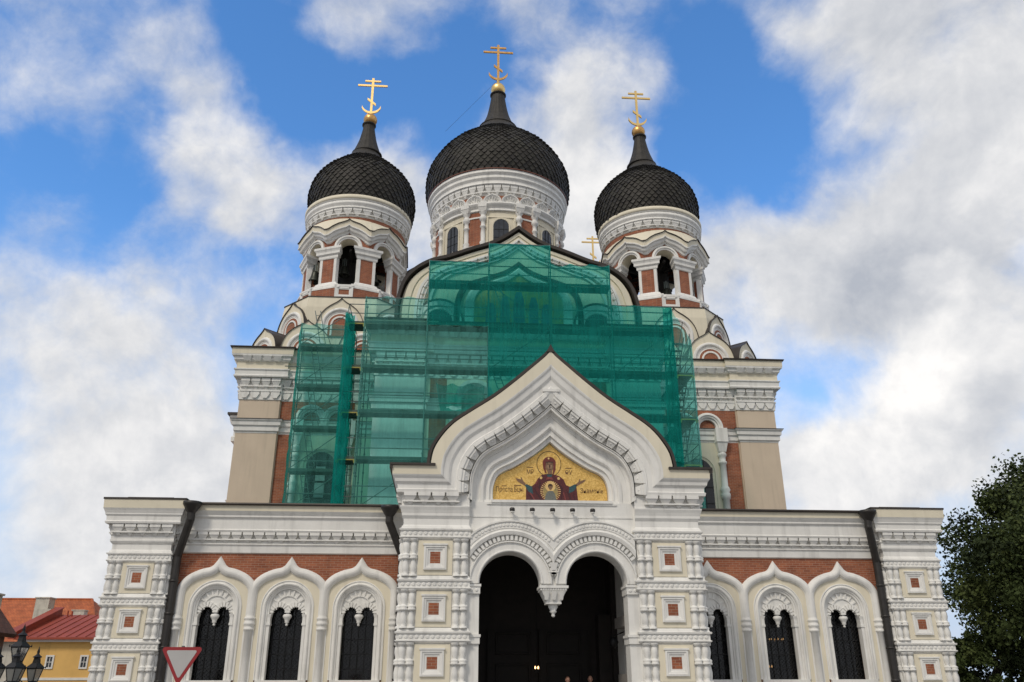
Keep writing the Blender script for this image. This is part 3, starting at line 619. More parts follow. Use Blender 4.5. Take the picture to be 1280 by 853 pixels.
# ---- low side wings with three arched windows each ---------------
YW = 5.20; MW = front(YW)
hood_l = spline([(-1.31, 4.05), (-1.31, 4.85), (-1.22, 5.14), (-.98, 5.38), (-.62, 5.55), (-.30, 5.63), (-.12, 5.74), (0, 5.90)], 5); hood_l[-1] = (0, 5.90)
def wing(s):
    x0, x1 = 5.0, 13.78
    lo, hi = (x0, x1) if s > 0 else (-x1, -x0)
    cents = [s*6.72, s*9.36, s*12.0]
    b = MB()
    for c in cents: b.box(MW, c-1.33, c-.74, 0, 5.2, -.6, 0); b.box(MW, c+.74, c+1.33, 0, 5.2, -.6, 0); b.box(MW, c-.74, c+.74, 0, 1.80, -.6, 0)
    xl, xr = min(cents)-1.33, max(cents)+1.33
    if lo < xl: b.box(MW, lo, xl, 0, 5.2, -.6, 0)
    if hi > xr: b.box(MW, xr, hi, 0, 5.2, -.6, 0)
    b.box(MW, lo, hi, 5.2, 8.1, -.6, 0)
    w = b.build('side_wing', BRICK, CATH)
    line = [(lo, YW), (hi, YW)]
    k = MB(); k.hsweep(line, [(0, 6.30), (.07, 6.33), (.07, 6.36), (.09, 6.58), (.14, 6.62), (.14, 6.66), (.08, 6.68), (.08, 7.06), (.28, 7.07), (.31, 7.13), (.28, 7.18), (.29, 7.55), (.37, 7.62), (.37, 7.68), (.43, 7.76), (.48, 7.83)])
    k.build('wing_cornice', WHITE, w)
    k = MB(); corbels(k, MW, lo, hi, 6.68, 7.07, 21, .08, .26); k.build('wing_corbels', WHITE, w)
    k = MB(); k.hsweep(line, [(0, 7.83), (.475, 7.832), (.485, 8.04), (0, 8.04)]); k.build('cream_fascia', CREAM, w)
    k = MB(); k.hsweep(line, [(0, 8.04), (.58, 8.043), (.60, 8.08), (.58, 8.13), (-7.6, 9.1), (-7.6, 8.04)]); k.build('wing_roof', ROOF, w)
    for xm in [cents[0]-s*1.33]+[c+s*1.32 for c in cents]:
        p = MB(); p.box(MW, xm-.19, xm+.19, 0, 4.0, -.1, .06)
        p.lathe(xm, YW-.04, [(.18, 0), (.18, .5), (.14, .6), (.14, 3.52), (.19, 3.55), (.20, 3.60), (.165, 3.63), (.17, 3.70), (.21, 3.74), (.21, 3.80), (.18, 3.84), (.18, 3.90), (.21, 3.93), (.21, 3.98), (.17, 4.02), (.17, 4.08)], 16)
        p.build('wall_column', WHITE, w)
    for c in cents:
        M = front(YW)
        Mc = lambda u, v, d, c=c: (c+u, YW-d, v)
        A = lambda r, c=c: [(-r, 1.84)]+arc(0, 4.36, r, pi, 0, 28)+[(r, 1.84)]
        b = MB(); b.chain(Mc, A, [(.97, .03), (.97, .07), (.94, .08), (.93, .05), (.88, .05), (.865, .10), (.83, .12), (.79, .10), (.78, .05), (.73, .04), (.71, .0), (.655, -.02), (.64, -.30)])
        b.box(Mc, -.9, .9, 1.72, 1.84, -.3, .14)
        for sg in (-1, 1):
            b.box(Mc, sg*.60, sg*.70, 1.84, 3.72, -.28, .02); b.box(Mc, sg*.57, sg*.72, 3.72, 3.80, -.28, .05); b.box(Mc, sg*.585, sg*.70, 3.80, 4.0, -.28, .03); b.taper(Mc, sg*.585, sg*.70, 4.0, sg*.55, sg*.70, 4.12, -.28, .03, .06)
        win = b.build('arched_window', WHITE, CATH)
        # cream reveal between hood and surround
        hc = resample(mirror_curve([(-1.31, 1.0)]+[(u, v-.02) for u, v in hood_l]), 60); ac = resample([(-.96, 1.0)]+A(.96)[1:-1]+[(.96, 1.0)], 60)
        b = MB(); b.strip(Mc, hc, ac, .035, .035); b.box(Mc, -1.2, 1.2, .4, 1.7, 0, .035); b.build('cream_reveal', CREAM, win)
        b = MB(); b.sweep(Mc, mirror_curve(hood_l), [(.165, .0), (.165, .07), (.12, .13), (.06, .17), (0, .185), (-.06, .17), (-.12, .13), (-.15, .07), (-.165, .07), (-.165, .0)]); b.build('hood_moulding', WHITE, win)
        # pierced tracery head with two lobes and a pendant
        lob = [(.60, 3.98), (.57, 4.10)]+arc(.30, 4.16, .25, -.1, pi, 12)+[(.05, 4.0), (-.05, 4.0)]+arc(-.30, 4.16, .25, 0, pi+.1, 12)+[(-.57, 4.10), (-.60, 3.98)]
        hd = arc(0, 4.36, .66, pi+.38, -.38, 26)
        b = MB(); b.prism(Mc, hd+lob, -.26, -.10)
        for lx in (-.30, .30):
            for i in range(9):
                a = pi*(i+.5)/9; t = (sin(a), -cos(a)); nn = (cos(a), sin(a))
                Mb = lambda u, v, d, t=t, nn=nn, lx=lx: Mc(lx+t[0]*u+nn[0]*v, 4.16+t[1]*u+nn[1]*v, d)
                b.taper(Mb, -.028, .028, .22, -.05, .05, .40, -.14, -.05, -.06)
                b.prism(Mb, [(-.045, .25), (0, .195), (.045, .25)], -.2, -.09)
        for a in (.5, .9, 1.25, 1.57, 1.89, 2.24, 2.64):
            t = (sin(a), -cos(a)); nn = (cos(a), sin(a))
            Mb = lambda u, v, d, t=t, nn=nn: Mc(t[0]*u+nn[0]*v, 4.36+t[1]*u+nn[1]*v, d)
            b.box(Mb, -.03, .03, .40, .64, -.13, -.055)
        b.chain(Mc, lambda r: arc(0, 4.36, r, pi+.2, -.2, 24), [(.40, -.1), (.40, -.06), (.44, -.06), (.44, -.1)])
        b.lathe(c, YW+.14, [(0, 3.70), (.045, 3.72), (.05, 3.76), (.03, 3.79), (.085, 3.83), (.075, 3.87), (.11, 3.95), (.15, 4.0), (.17, 4.06), (.13, 4.12)], 12)
        b.build('tracery', WHITE, win)
        b = MB(); b.prism(Mc, [(-.64, 1.84)]+arc(0, 4.2, .64, pi, 0, 12)+[(.64, 1.84)], -.46, -.44); b.build('glass', GLASS, win)
        b = MB()
        for i in range(5): x = -.52+.26*i; b.tube(Mc(x, 1.84, -.40), Mc(x, 4.45, -.40), .014, 5)
        for i in range(5): z = 2.2+.52*i; b.box(Mc, -.62, .62, z, z+.03, -.41, -.38)
        for i in range(-9, 20):                                  # diagonal wire lattice
            for sg in (1, -1):
                z0 = 1.84+.14*i; a = [(-.62, z0), (.62, z0+1.24)] if sg > 0 else [(.62, z0), (-.62, z0+1.24)]
                (ua, va), (ub, vb) = a
                if vb < 1.9 or va > 4.3: continue
                if va < 1.86: ua += (ub-ua)*(1.86-va)/(vb-va); va = 1.86
                if vb > 4.4: ub -= (ub-ua)*(vb-4.4)/(vb-va); vb = 4.4
                b.tube(Mc(ua, va, -.36), Mc(ub, vb, -.36), .006, 4)
        b.build('grille', IRON, win)
for s in (-1, 1): wing(s)
# rooms behind the wings and the portal: dark, with the great doors
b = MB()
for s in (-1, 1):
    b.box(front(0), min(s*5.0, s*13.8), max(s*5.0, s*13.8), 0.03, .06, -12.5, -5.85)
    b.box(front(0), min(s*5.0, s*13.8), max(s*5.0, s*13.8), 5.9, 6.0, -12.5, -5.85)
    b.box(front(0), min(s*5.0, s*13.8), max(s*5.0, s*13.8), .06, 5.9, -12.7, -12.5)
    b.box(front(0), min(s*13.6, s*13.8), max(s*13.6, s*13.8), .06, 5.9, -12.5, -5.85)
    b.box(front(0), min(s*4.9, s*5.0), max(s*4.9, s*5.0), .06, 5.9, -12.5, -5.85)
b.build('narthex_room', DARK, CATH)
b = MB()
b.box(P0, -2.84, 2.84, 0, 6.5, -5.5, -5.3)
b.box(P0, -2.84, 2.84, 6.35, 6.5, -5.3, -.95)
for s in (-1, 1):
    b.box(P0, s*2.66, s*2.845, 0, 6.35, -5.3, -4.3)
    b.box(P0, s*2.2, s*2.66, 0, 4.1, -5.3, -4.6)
VB = b.build('portal_vestibule', mat('shade_brown', (.016, .012, .010), .8, var=.3, vscale=3), CATH)  # near-black walls and ceiling carry the vestibule's deep shade in their colour
b = MB()
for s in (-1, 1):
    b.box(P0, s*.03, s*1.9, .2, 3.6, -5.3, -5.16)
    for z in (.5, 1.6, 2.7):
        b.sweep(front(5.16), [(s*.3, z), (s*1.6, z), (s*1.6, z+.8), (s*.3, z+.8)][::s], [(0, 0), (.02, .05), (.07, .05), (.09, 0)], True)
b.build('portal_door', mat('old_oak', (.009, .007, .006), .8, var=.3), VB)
b = MB()
for s in (-1, 1):
    b.box(P0, min(s*2.3, s*2.85), max(s*2.3, s*2.85), 3.55, 3.95, -4.9, -1.0) if False else b.box(P0, min(s*2.55, s*2.845), max(s*2.55, s*2.845), 3.5, 3.85, -3.2, -1.0)
    b.box(P0, min(s*2.6, s*2.845), max(s*2.6, s*2.845), 1.75, 2.0, -3.2, -1.0)
b.build('vestibule_moulding', mat('grey_paint', (.30, .28, .26), .8), VB)
b = MB(); b.lathe(2.45, 3.0, [(0, 2.85), (.12, 2.9), (.17, 3.05), (.12, 3.2), (0, 3.25)], 14); b.tube((2.45, 3.0, 3.25), (2.84, 3.0, 3.4), .02); b.build('wall_lamp', IRON, VB)
b = MB()
for i in range(1): b.box(P0, -5.6, 5.6, 0, .17, -5.0, 1.6-.4*i)
b.box(P0, -6.2, 6.2, 0, .085, -5.0, 2.1); b.build('entrance_steps', STONE, CATH)
# downpipes
def downpipe(pts, r=.15):
    b = MB(); P = [Vector(p) for p in pts]
    for a, c in zip(P, P[1:]): b.tube(a, c, r, 12)
    for p in P[1:-1]: b.lathe(p.x, p.y, [(0, p.z-r), (r*.9, p.z-r*.6), (r*1.03, p.z), (r*.9, p.z+r*.6), (0, p.z+r)], 12)
    z = P[-2].z-.9
    while z > .6:
        b.lathe(P[-2].x, P[-2].y, [(r, z-.04), (r+.025, z-.03), (r+.025, z+.03), (r, z+.04)], 12); z -= 1.15
    o = b.build('downpipe', PIPE, CATH)
    b = MB(); p = P[0]; b.lathe(p.x, p.y, [(r*.9, p.z-.30), (r*1.3, p.z-.22), (r*2.1, p.z-.02), (r*2.3, p.z+.02), (r*2.3, p.z+.12), (r*2.0, p.z+.13), (r*1.5, p.z-.1), (0, p.z-.15)], 16); b.build('rain_hopper', PIPE, o)
downpipe([(13.24, 4.50, 7.98), (13.20, 4.52, 7.45), (13.52, 4.95, 6.15), (13.52, 4.95, 0)])
downpipe([(-13.14, 4.50, 7.98), (-13.14, 4.52, 7.45), (-13.55, 4.95, 6.15), (-13.55, 4.95, 0)])
downpipe([(-5.72, 4.50, 7.92), (-5.72, 4.52, 7.45), (-5.18, 4.90, 6.2), (-5.18, 4.90, 0)])
# ---- main block: tower bases, central bay, transept ---------------
YT, YC = 17.60, 13.15
b = MB()
plan = [(-15.0, 52), (-15.0, YT), (-7.2, YT), (-7.2, YC), (7.2, YC), (7.2, YT), (15.0, YT), (15.0, 52)]
b.m = 0; b.hsweep(plan, [(0, 0), (0, 19.4)], cap=False)
b.box(front(0), -15, 15, 19.30, 19.36, -52, -YT-.1)
b.box(front(0), -7.2, 7.2, 19.30, 19.36, -YT-.1, -YC)
b.box(front(0), -15, 15, 0, 19.3, -52.3, -52)
MAIN = b.build('main_block', CREAM, CATH)
PIL = [(-15.25, -13.02, 17.38), (13.02, 15.25, 17.38), (-7.43, -4.86, 12.90), (4.86, 7.43, 12.90)]
for x0, x1, yf in PIL:
    b = MB(); b.box(front(0), x0, x1, 0, 16.5, -(YT+.4) if yf > 15 else -(YC+.4), -yf); 
    if abs(x0+x1)/2 > 10:
        sx = 1 if x0 > 0 else -1
        b.box(front(0), min(sx*14.9, sx*15.247), max(sx*14.9, sx*15.247), 0, 16.5, -20, -YT-.4)
    else:
        sx = 1 if x0 > 0 else -1
        b.box(front(0), min(sx*7.1, sx*7.427), max(sx*7.1, sx*7.427), 0, 16.5, -16, -YC-.4)
    b.box(front(0), x0-.05 if x0 > 0 else x1-.02, x0+.02 if x0 > 0 else x1+.05, 0, 16.5, -YT, -yf-.1)
    b.build('pilaster', BEIGE if abs(x0+x1)/2 > 10 else WHITE, MAIN)
foot_plan = [(-15.25, 30), (-15.25, 17.38), (-13.02, 17.38), (-13.02, YT), (-7.43, YT), (-7.43, 12.9), (-4.86, 12.9), (-4.86, YC), (4.86, YC), (4.86, 12.9), (7.43, 12.9), (7.43, YT), (13.02, YT), (13.02, 17.38), (15.25, 17.38), (15.25, 30)]
b = MB(); b.hsweep(foot_plan, [(-.1, 14.45), (.02, 14.5), (.02, 14.56), (.10, 14.62), (.10, 14.86), (.18, 14.92), (.20, 15.12), (.27, 15.18), (.27, 15.24)]); b.build('string_course', WHITE, MAIN)
b = MB(); b.hsweep(foot_plan, [(.02, 15.24), (.31, 15.243), (.31, 15.27), (.0, 15.33)]); b.build('string_flashing', ROOF, MAIN)
b = MB(); b.hsweep(foot_plan, [(-.05, 16.38), (.05, 16.42), (.05, 16.5), (.06, 17.62), (.38, 17.66), (.40, 17.74), (.34, 17.80), (.36, 18.02), (.42, 18.08), (.42, 18.14), (.30, 18.16), (.30, 18.56), (.38, 18.60), (.44, 18.66), (.46, 18.80), (.56, 18.86), (.58, 18.95)])
segs = [((-15.25, 17.38), (-13.02, 17.38)), ((-13.02, YT), (-7.43, YT)), ((-7.43, YT), (-7.43, 12.9)), ((-7.43, 12.9), (-4.86, 12.9)), ((-4.86, YC), (4.86, YC)), ((4.86, 12.9), (7.43, 12.9)), ((7.43, 12.9), (7.43, YT)), ((7.43, YT), (13.02, YT)), ((13.02, 17.38), (15.25, 17.38)), ((-15.25, 30), (-15.25, 17.38)), ((15.25, 17.38), (15.25, 30))]
b.build('main_cornice', WHITE, MAIN)
b = MB()
for a, c in segs:
    ln = hypot(c[0]-a[0], c[1]-a[1]); ang = atan2(c[1]-a[1], c[0]-a[0]); nx, ny = sin(ang), -cos(ang)
    M = lambda u, v, d, a=a, ang=ang, nx=nx, ny=ny: (a[0]+cos(ang)*u+nx*d, a[1]+sin(ang)*u+ny*d, v)
    n = max(2, round(ln/.56))
    p = ln/n
    corbels(b, M, 0, ln, 16.98, 17.62, n, .05, .26)
    for i in range(n):                                            # lower row of faceted points
        cx = p*(i+.5); b.prism(M, [(cx-.44*p, 16.87), (cx-.44*p, 16.74), (cx-.18*p, 16.50), (cx+.18*p, 16.50), (cx+.44*p, 16.74), (cx+.44*p, 16.87)], .04, .13)
        b.box(M, cx-.5*p, cx+.5*p, 16.87, 16.97, .05, .16)
        b.taper(M, cx-.3*p, cx+.3*p, 18.58, cx-.42*p, cx+.42*p, 18.84, .3, .46, .60)
b.build('main_corbels', WHITE, MAIN)
b = MB(); b.hsweep(foot_plan, [(.28, 18.16), (.303, 18.162), (.303, 18.56), (.28, 18.56)]); b.hsweep(foot_plan, [(0, 18.95), (.585, 18.952), (.60, 19.30), (0, 19.30)]); b.build('cream_frieze', CREAM, MAIN)
b = MB(); b.hsweep(foot_plan, [(0, 19.30), (.68, 19.302), (.70, 19.38), (0, 19.46)]); b.build('cornice_flashing', ROOF, MAIN)
# brick fields
for s in (-1, 1):
    b = MB(); X = lambda a, c: (min(s*a, s*c), max(s*a, s*c))
    b.box(front(YT), *X(12.05, 12.96), 0, 14.5, -.05, .03)
    b.box(front(YT), *X(8.9, 12.96), 15.3, 16.4, -.05, .03)
    b.box(front(YC), *X(3.75, 4.60), 0, 14.5, -.05, .03); b.box(front(YC), *X(3.75, 4.60), 15.3, 16.4, -.05, .03)
    b.build('brick_field', BRICK, MAIN)
    # tower front window with a twin hood on columns
    wc = s*10.50
    for xc in (wc-1.42, wc+1.42):
        b = MB(); M = front(YT)
        b.lathe(xc, YT-.10, [(.24, 8), (.24, 9.2), (.19, 9.3), (.19, 11.2), (.25, 11.25), (.27, 11.5), (.22, 11.6), (.28, 11.75), (.22, 11.9), (.18, 11.95), (.18, 13.2), (.24, 13.25), (.24, 13.35), (.18, 13.4), (.18, 13.6), (.25, 13.7), (.25, 13.8), (.19, 13.9)], 14)
        b.taper(M, xc-.2, xc+.2, 13.9, xc-.32, xc+.32, 14.45, -.1, .3, .42); b.box(M, xc-.34, xc+.34, 14.45, 15.26, -.1, .46)
        b.build('engaged_column', WHITE, MAIN)
    b = MB(); M = lambda u, v, d, wc=wc: (wc+u, YT-d, v)
    for hx in (-.74, .74):
        Mh = lambda u, v, d, hx=hx, M=M: M(hx+u, v, d)
        b.chain(Mh, lambda r: [(-r, 15.26)]+arc(0, 15.32, r, pi, 0, 20)+[(r, 15.26)], [(.86, .03), (.86, .30), (.82, .34), (.72, .36), (.66, .30), (.60, .28), (.58, .2), (.48, .18), (.46, .06)])
    b.box(M, -.16, .16, 14.9, 15.35, 0, .3)
    b.build('twin_hood', WHITE, MAIN)
    b = MB(); M2 = M
    A = lambda r: [(-r, 8.0)]+arc(0, 12.75, r, pi, 0, 20)+[(r, 8.0)]
    b.chain(M, A, [(1.05, .02), (1.05, .07), (.95, .07), (.93, .02), (.80, .0), (.78, -.2)]); wo_ = b.build('tower_window', CREAM, MAIN)
    b = MB(); b.prism(M, A(.80), -.01, .012)
    b.build('glass', mat('dark_pane', (.012, .013, .015), .12), wo_)
    b = MB()
    for ux in (-.3, .3): b.box(M, ux-.03, ux+.03, 8, 13.4, .012, .05)
    for z in (9.2, 10.1, 11.0, 11.9, 12.8): b.box(M, -.78, .78, z-.03, z+.03, .012, .045)
    b.build('glazing_bars', IRON, wo_)
    PPM = mat('painted_reflection_pane', (.42, .43, .42), .25, var=.3)  # reflection in the panes put in as a flat pale colour
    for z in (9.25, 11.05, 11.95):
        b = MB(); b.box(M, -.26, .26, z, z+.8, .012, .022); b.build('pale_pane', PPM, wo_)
# central bay (mostly behind the netting): columns, triple window heads, tympanum gable
b = MB(); M = front(YC)
for x in (-3.35, -1.3, 1.3, 3.35):
    b.lathe(x, YC-.12, [(.26, 7), (.26, 9), (.2, 9.1), (.2, 11.3), (.28, 11.4), (.28, 11.6), (.2, 11.7), (.2, 13.4), (.27, 13.5), (.2, 13.6), (.2, 13.9), (.34, 14.4), (.36, 14.6)], 14); b.box(M, x-.38, x+.38, 14.5, 15.3, 0, .5)
for x in (-2.3, 0, 2.3): b.chain(lambda u, v, d, x=x: M(x+u, v, d), lambda r: arc(0, 15.3, r, pi, 0, 16), [(1.0, .03), (1.0, .3), (.8, .33), (.7, .2), (.55, .1)])
b.build('central_arcade', WHITE, MAIN)
for x in (-2.3, 0, 2.3):
    b = MB(); b.prism(M, [(x-.62, 8)]+arc(x, 13.0, .62, pi, 0, 14)+[(x+.62, 8)], -.01, .015); b.build('arcade_glass', PANE, MAIN)
GM = front(12.90)
Gh = [(-6.42, 19.35), (-6.42, 20.1), (-6.33, 20.87), (-6.06, 21.75), (-5.55, 22.40), (-4.74, 22.93), (-3.80, 23.22), (-2.58, 23.72), (-1.50, 24.12), (-.75, 24.55), (0, 25.12)]
G_out = resample(mirror_curve(spline(Gh, 5)), 120)
G_in = resample(mirror_curve(spline([(-2.35, 19.5), (-2.35, 20.6), (-2.25, 21.1), (-1.9, 21.5), (-1.2, 21.75), (-.5, 22.05), (0, 22.45)], 5)), 120)
def gcur(t): return [((1-t)*a[0]+t*c[0], (1-t)*a[1]+t*c[1]) for a, c in zip(G_out, G_in)]
b = MB(); b.prism(GM, gcur(0.02), -.6, -.05); TY = b.build('tympanum', CREAM, CATH)
b = MB(); b.chain(GM, gcur, [(.05, -.1), (.05, .20), (.13, .20), (.135, .12), (.17, .16), (.24, .18), (.25, .06), (.26, .12), (.33, .10), (.335, -.04)]); b.build('gable_arch', CREAM, TY)
b = MB()
pm, ln = path_map(GM, gcur(.29)); corbels(b, pm, .3, ln-.3, -.16, .16, 36, .06, .22)
b.chain(GM, gcur, [(.20, .1), (.205, .22), (.24, .22), (.245, .1)]); b.chain(GM, gcur, [(.36, -.02), (.365, .06), (.40, .06), (.405, -.02)]); b.chain(GM, gcur, [(.86, -.02), (.865, .1), (.90, .14), (.98, .1), (.99, -.02)])
b.build('arch_moulding', WHITE, TY)
b = MB(); b.chain(GM, gcur, [(.72, -.03), (.72, .12), (.80, .12), (.80, -.03)])
for s in (-1, 1): b.chain(lambda u, v, d, s=s: GM(s*4.25+u, v, d), lambda r: arc(0, 19.5, r, pi, 0, 20), [(1.32, -.03), (1.32, .14), (1.22, .14), (1.22, -.03)])
b.build('dark_cornice', ROOF, TY)
b = MB()
for s in (-1, 1):
    b.chain(lambda u, v, d, s=s: GM(s*4.25+u, v, d), lambda r: arc(0, 19.5, r, pi, 0, 20), [(1.2, -.02), (1.2, .12), (.95, .12), (.9, .04), (.75, .05), (.7, -.02)])
b.build('side_arch', WHITE, TY)
b = MB()
for s in (-1, 1): b.prism(GM, arc(s*4.25, 19.5, .72, 0, pi, 16), -.02, -.005)
b.build('side_pane', PANE, TY)
b = MB(); b.prism(GM, gcur(.99), -.02, .0); MO = b.build('tympanum_mosaic', mosaic_mat('ochre_mosaic', (.55, .36, .08), (.30, .26, .10), .1, .5, 5), TY)
b = MB()
for x, w_, h_ in ((-1.5, .5, 1.2), (-.75, .45, 1.6), (0, .55, 1.9), (.8, .45, 1.6), (1.5, .5, 1.2)):
    b.prism(GM, [(x-w_*.6, 19.5), (x-w_*.5, 19.5+h_*.75), (x-w_*.25, 19.5+h_), (x+w_*.25, 19.5+h_), (x+w_*.5, 19.5+h_*.75), (x+w_*.6, 19.5)], 0, .01)
b.m = 0; b.build('mosaic_shapes', mosaic_mat('blue_mosaic', (.04, .12, .22), (.06, .20, .22), 0, .6, 6), TY)
b = MB()
og2 = offs(G_out, .17); og2[60] = (0, 25.34)
b.strip(GM, G_out, og2, .36, .38); b.strip(GM, og2, og2, .38, -14); b.strip(GM, G_out, G_out, .36, -.1)
b.build('gable_roof', ROOF, TY)
# crossing block under the drum, with broad gables, and the transept arms
b = MB()
b.box(front(0), -7.8, 7.8, 19.3, 27.6, -41, -27)
for a, cx, cy in ((-pi/2, 0, 27.0), (0, 7.8, 34), (pi, -7.8, 34)):
    Mf = face(cx, cy, a, 0.0); b.prism(Mf, kok_curve(0, 26.3, 8.2, 5.6, 6), -1.5, .12)
b.build('crossing', CREAM, CATH)
b = MB()
for a, cx, cy in ((-pi/2, 0, 27.0), (0, 7.8, 34), (pi, -7.8, 34)):
    Mf = face(cx, cy, a, 0.0); k = kok_curve(0, 26.3, 8.2, 5.6, 6); b.strip(Mf, k, offs(k, .22), .3, .3); b.strip(Mf, offs(k, .22), offs(k, .22), .3, -4); b.strip(Mf, k, k, .3, 0)
b.build('crossing_roof', ROOF, CATH)
b = MB(); b.box(front(0), -18.0, 18.0, 0, 18.6, -41, -29); b.box(front(0), -9, 9, 0, 18, -60, -50)
TR = b.build('transept', BEIGE, CATH)
tp = [(-18.0, 41), (-18.0, 29), (18.0, 29), (18.0, 41)]
b = MB(); b.hsweep(tp, [(0, 16.3), (.1, 16.4), (.1, 17.0), (.4, 17.1), (.4, 17.4), (.3, 17.5), (.3, 18.2), (.5, 18.3), (.6, 18.6), (.6, 18.9)]); b.hsweep(tp, [(0, 12.4), (.2, 12.5), (.2, 12.9), (.3, 13.1), (0, 13.2)]); b.build('transept_cornice', WHITE, TR)
b = MB(); b.hsweep(tp, [(0, 18.9), (.75, 18.9), (.75, 19.05), (-5.9, 20.5), (-5.9, 18.9)]); b.build('transept_roof', ROOF, TR)

# ---- bell towers --------------------------------------------------
def kokoshnik(parent, M, uc, v0, hw, hp, back, fill):
    b = MB(); K = kok_curve(uc, v0, hw, hp); b.prism(M, K, -back, 0); o = b.build('kokoshnik', CREAM, parent)
    sc = hw/1.42
    vz = v0+fill*sc
    A = lambda r: [(uc-r, v0)]+arc(uc, vz, r, pi, 0, 22)+[(uc+r, v0)]
    b = MB(); b.chain(M, A, [(1.10*sc, -.01), (1.10*sc, .06), (1.04*sc, .12), (.96*sc, .13), (.90*sc, .09), (.89*sc, .03), (.80*sc, .03), (.79*sc, -.0), (.70*sc, .02)])
    b.chain(M, A, [(.56*sc, .01), (.56*sc, .05), (.46*sc, .055), (.44*sc, .01)]); b.build('kokoshnik_arch', WHITE, o)
    b = MB(); b.chain(M, A, [(.70*sc, .018), (.56*sc, .018)]); b.prism(M, A(.44*sc), -.02, .006); b.build('brick_niche', BRICK, o)
    b = MB(); K2 = offs(K, .035); K2[len(K)//2] = (uc, v0+hp+.06); b.strip(M, K, K2, .07, .07); b.strip(M, K2, K2, .07, -back-.5); b.strip(M, K, K, .07, -.02); b.build('kokoshnik_roof', ROOF, o)
    return o
def dome(name, cx, cy, prof, rows, cols, neck_z, parent):
    # fish-scale cladding: each scale a small plate lifted at its tip
    pr = spline(prof, 6); ls = resample([(r, z) for r, z in pr], rows)
    core = MB(); core.lathe(cx, cy, [(r-.03, z) for r, z in pr], 64); core.s = False; rs = random.Random(11)
    for i in range(rows-1):
        for j in range(cols):
            a = 2*pi*(j+.5*(i % 2))/cols; da = pi/cols
            (r0, z0), (r1, z1) = ls[i], ls[min(i+2, rows)]
            rm, zm = ls[i+1]
            lift = .085*min(1.0, r0/3+.2)*rs.uniform(.65, 1.35); nx, nz = (z1-z0), -(r1-r0); l = hypot(nx, nz); nx, nz = nx/l, nz/l
            def pt(r, z, ang, k): return (cx+(r+nx*k)*cos(ang), cy+(r+nx*k)*sin(ang), z+nz*k)
            top = pt(r1, z1, a, .0); l_ = pt(rm, zm, a-da, .018); r_2 = pt(rm, zm, a+da, .018)
            zl = .35; tl = pt(r0*(1-zl)+rm*zl, z0*(1-zl)+zm*zl, a-da*.50, lift*.85); tr = pt(r0*(1-zl)+rm*zl, z0*(1-zl)+zm*zl, a+da*.50, lift*.85); tip = pt(r0, z0, a, lift)
            bl = pt(rm, zm, a-da, -.02); br = pt(rm, zm, a+da, -.02); bt = pt(r0, z0, a, -.02); 
            core.m = rs.choice((0, 0, 0, 0, 1, 1, 2))
            core.add([top, l_, tl, tip, tr, r_2, bl, bt, br], [(0, 1, 2, 3, 4, 5), (1, 6, 7, 3, 2), (3, 7, 8, 5, 4)])
    return core.build(name, [DOME, DOME2, DOME3], parent)
def neck(cx, cy, prof, parent, ribs=14):
    b = MB(); n = ribs*4; vs = []; pr = spline(prof, 4); k = len(pr)
    for i in range(n):
        a = 2*pi*i/n
        for q, (r, z) in enumerate(pr):
            f = 1.0+(.035 if (i % 4) == 0 else (-.012 if i % 4 == 2 else 0))*(1 if 0 < q < k-1 else 0)
            vs.append((cx+r*f*cos(a), cy+r*f*sin(a), z))
    b.s = True; b.add(vs, [(i*k+q, ((i+1) % n)*k+q, ((i+1) % n)*k+q+1, i*k+q+1) for i in range(n) for q in range(k-1)])
    r0, z0 = pr[0]; r1, z1 = pr[-1]
    b.lathe(cx, cy, [(r0*1.0, z0-.06), (r0*1.07, z0-.03), (r0*1.07, z0+.04), (r0, z0+.08)], 32); b.lathe(cx, cy, [(r1, z1-.1), (r1*1.25, z1-.05), (r1*1.25, z1+.04), (r1*.6, z1+.1)], 24)
    return b.build('dome_neck', DOME, parent)
def cross(cx, cy, zb, H, parent, mt):
    k = H/4.09; b = MB(); M = lambda u, v, d: (cx+u*k, cy-d*k, zb+v*k)
    t = .06
    b.box(M, -.105, .105, -.2, 4.09, -t, t); b.box(M, -1.38, 1.38, 3.14, 3.32, -t*.9, t*1.1); b.box(M, -.74, .74, 3.66, 3.83, -t*.9, t*1.1)
    b.prism(M, [(-.40, 1.55), (-.40, 1.80), (.40, 1.14), (.40, .89)], -t*.95, t*1.15)
    oc = arc(0, .95, .93, pi+.35, 2*pi-.35, 18); ic_ = arc(0, 1.12, .88, 2*pi-.22, pi+.22, 18)
    b.prism(M, oc+ic_, -t*.95, t*1.05)
    return b.build('cross', mt, parent)
TXC, TYC = -10.37, 23.45
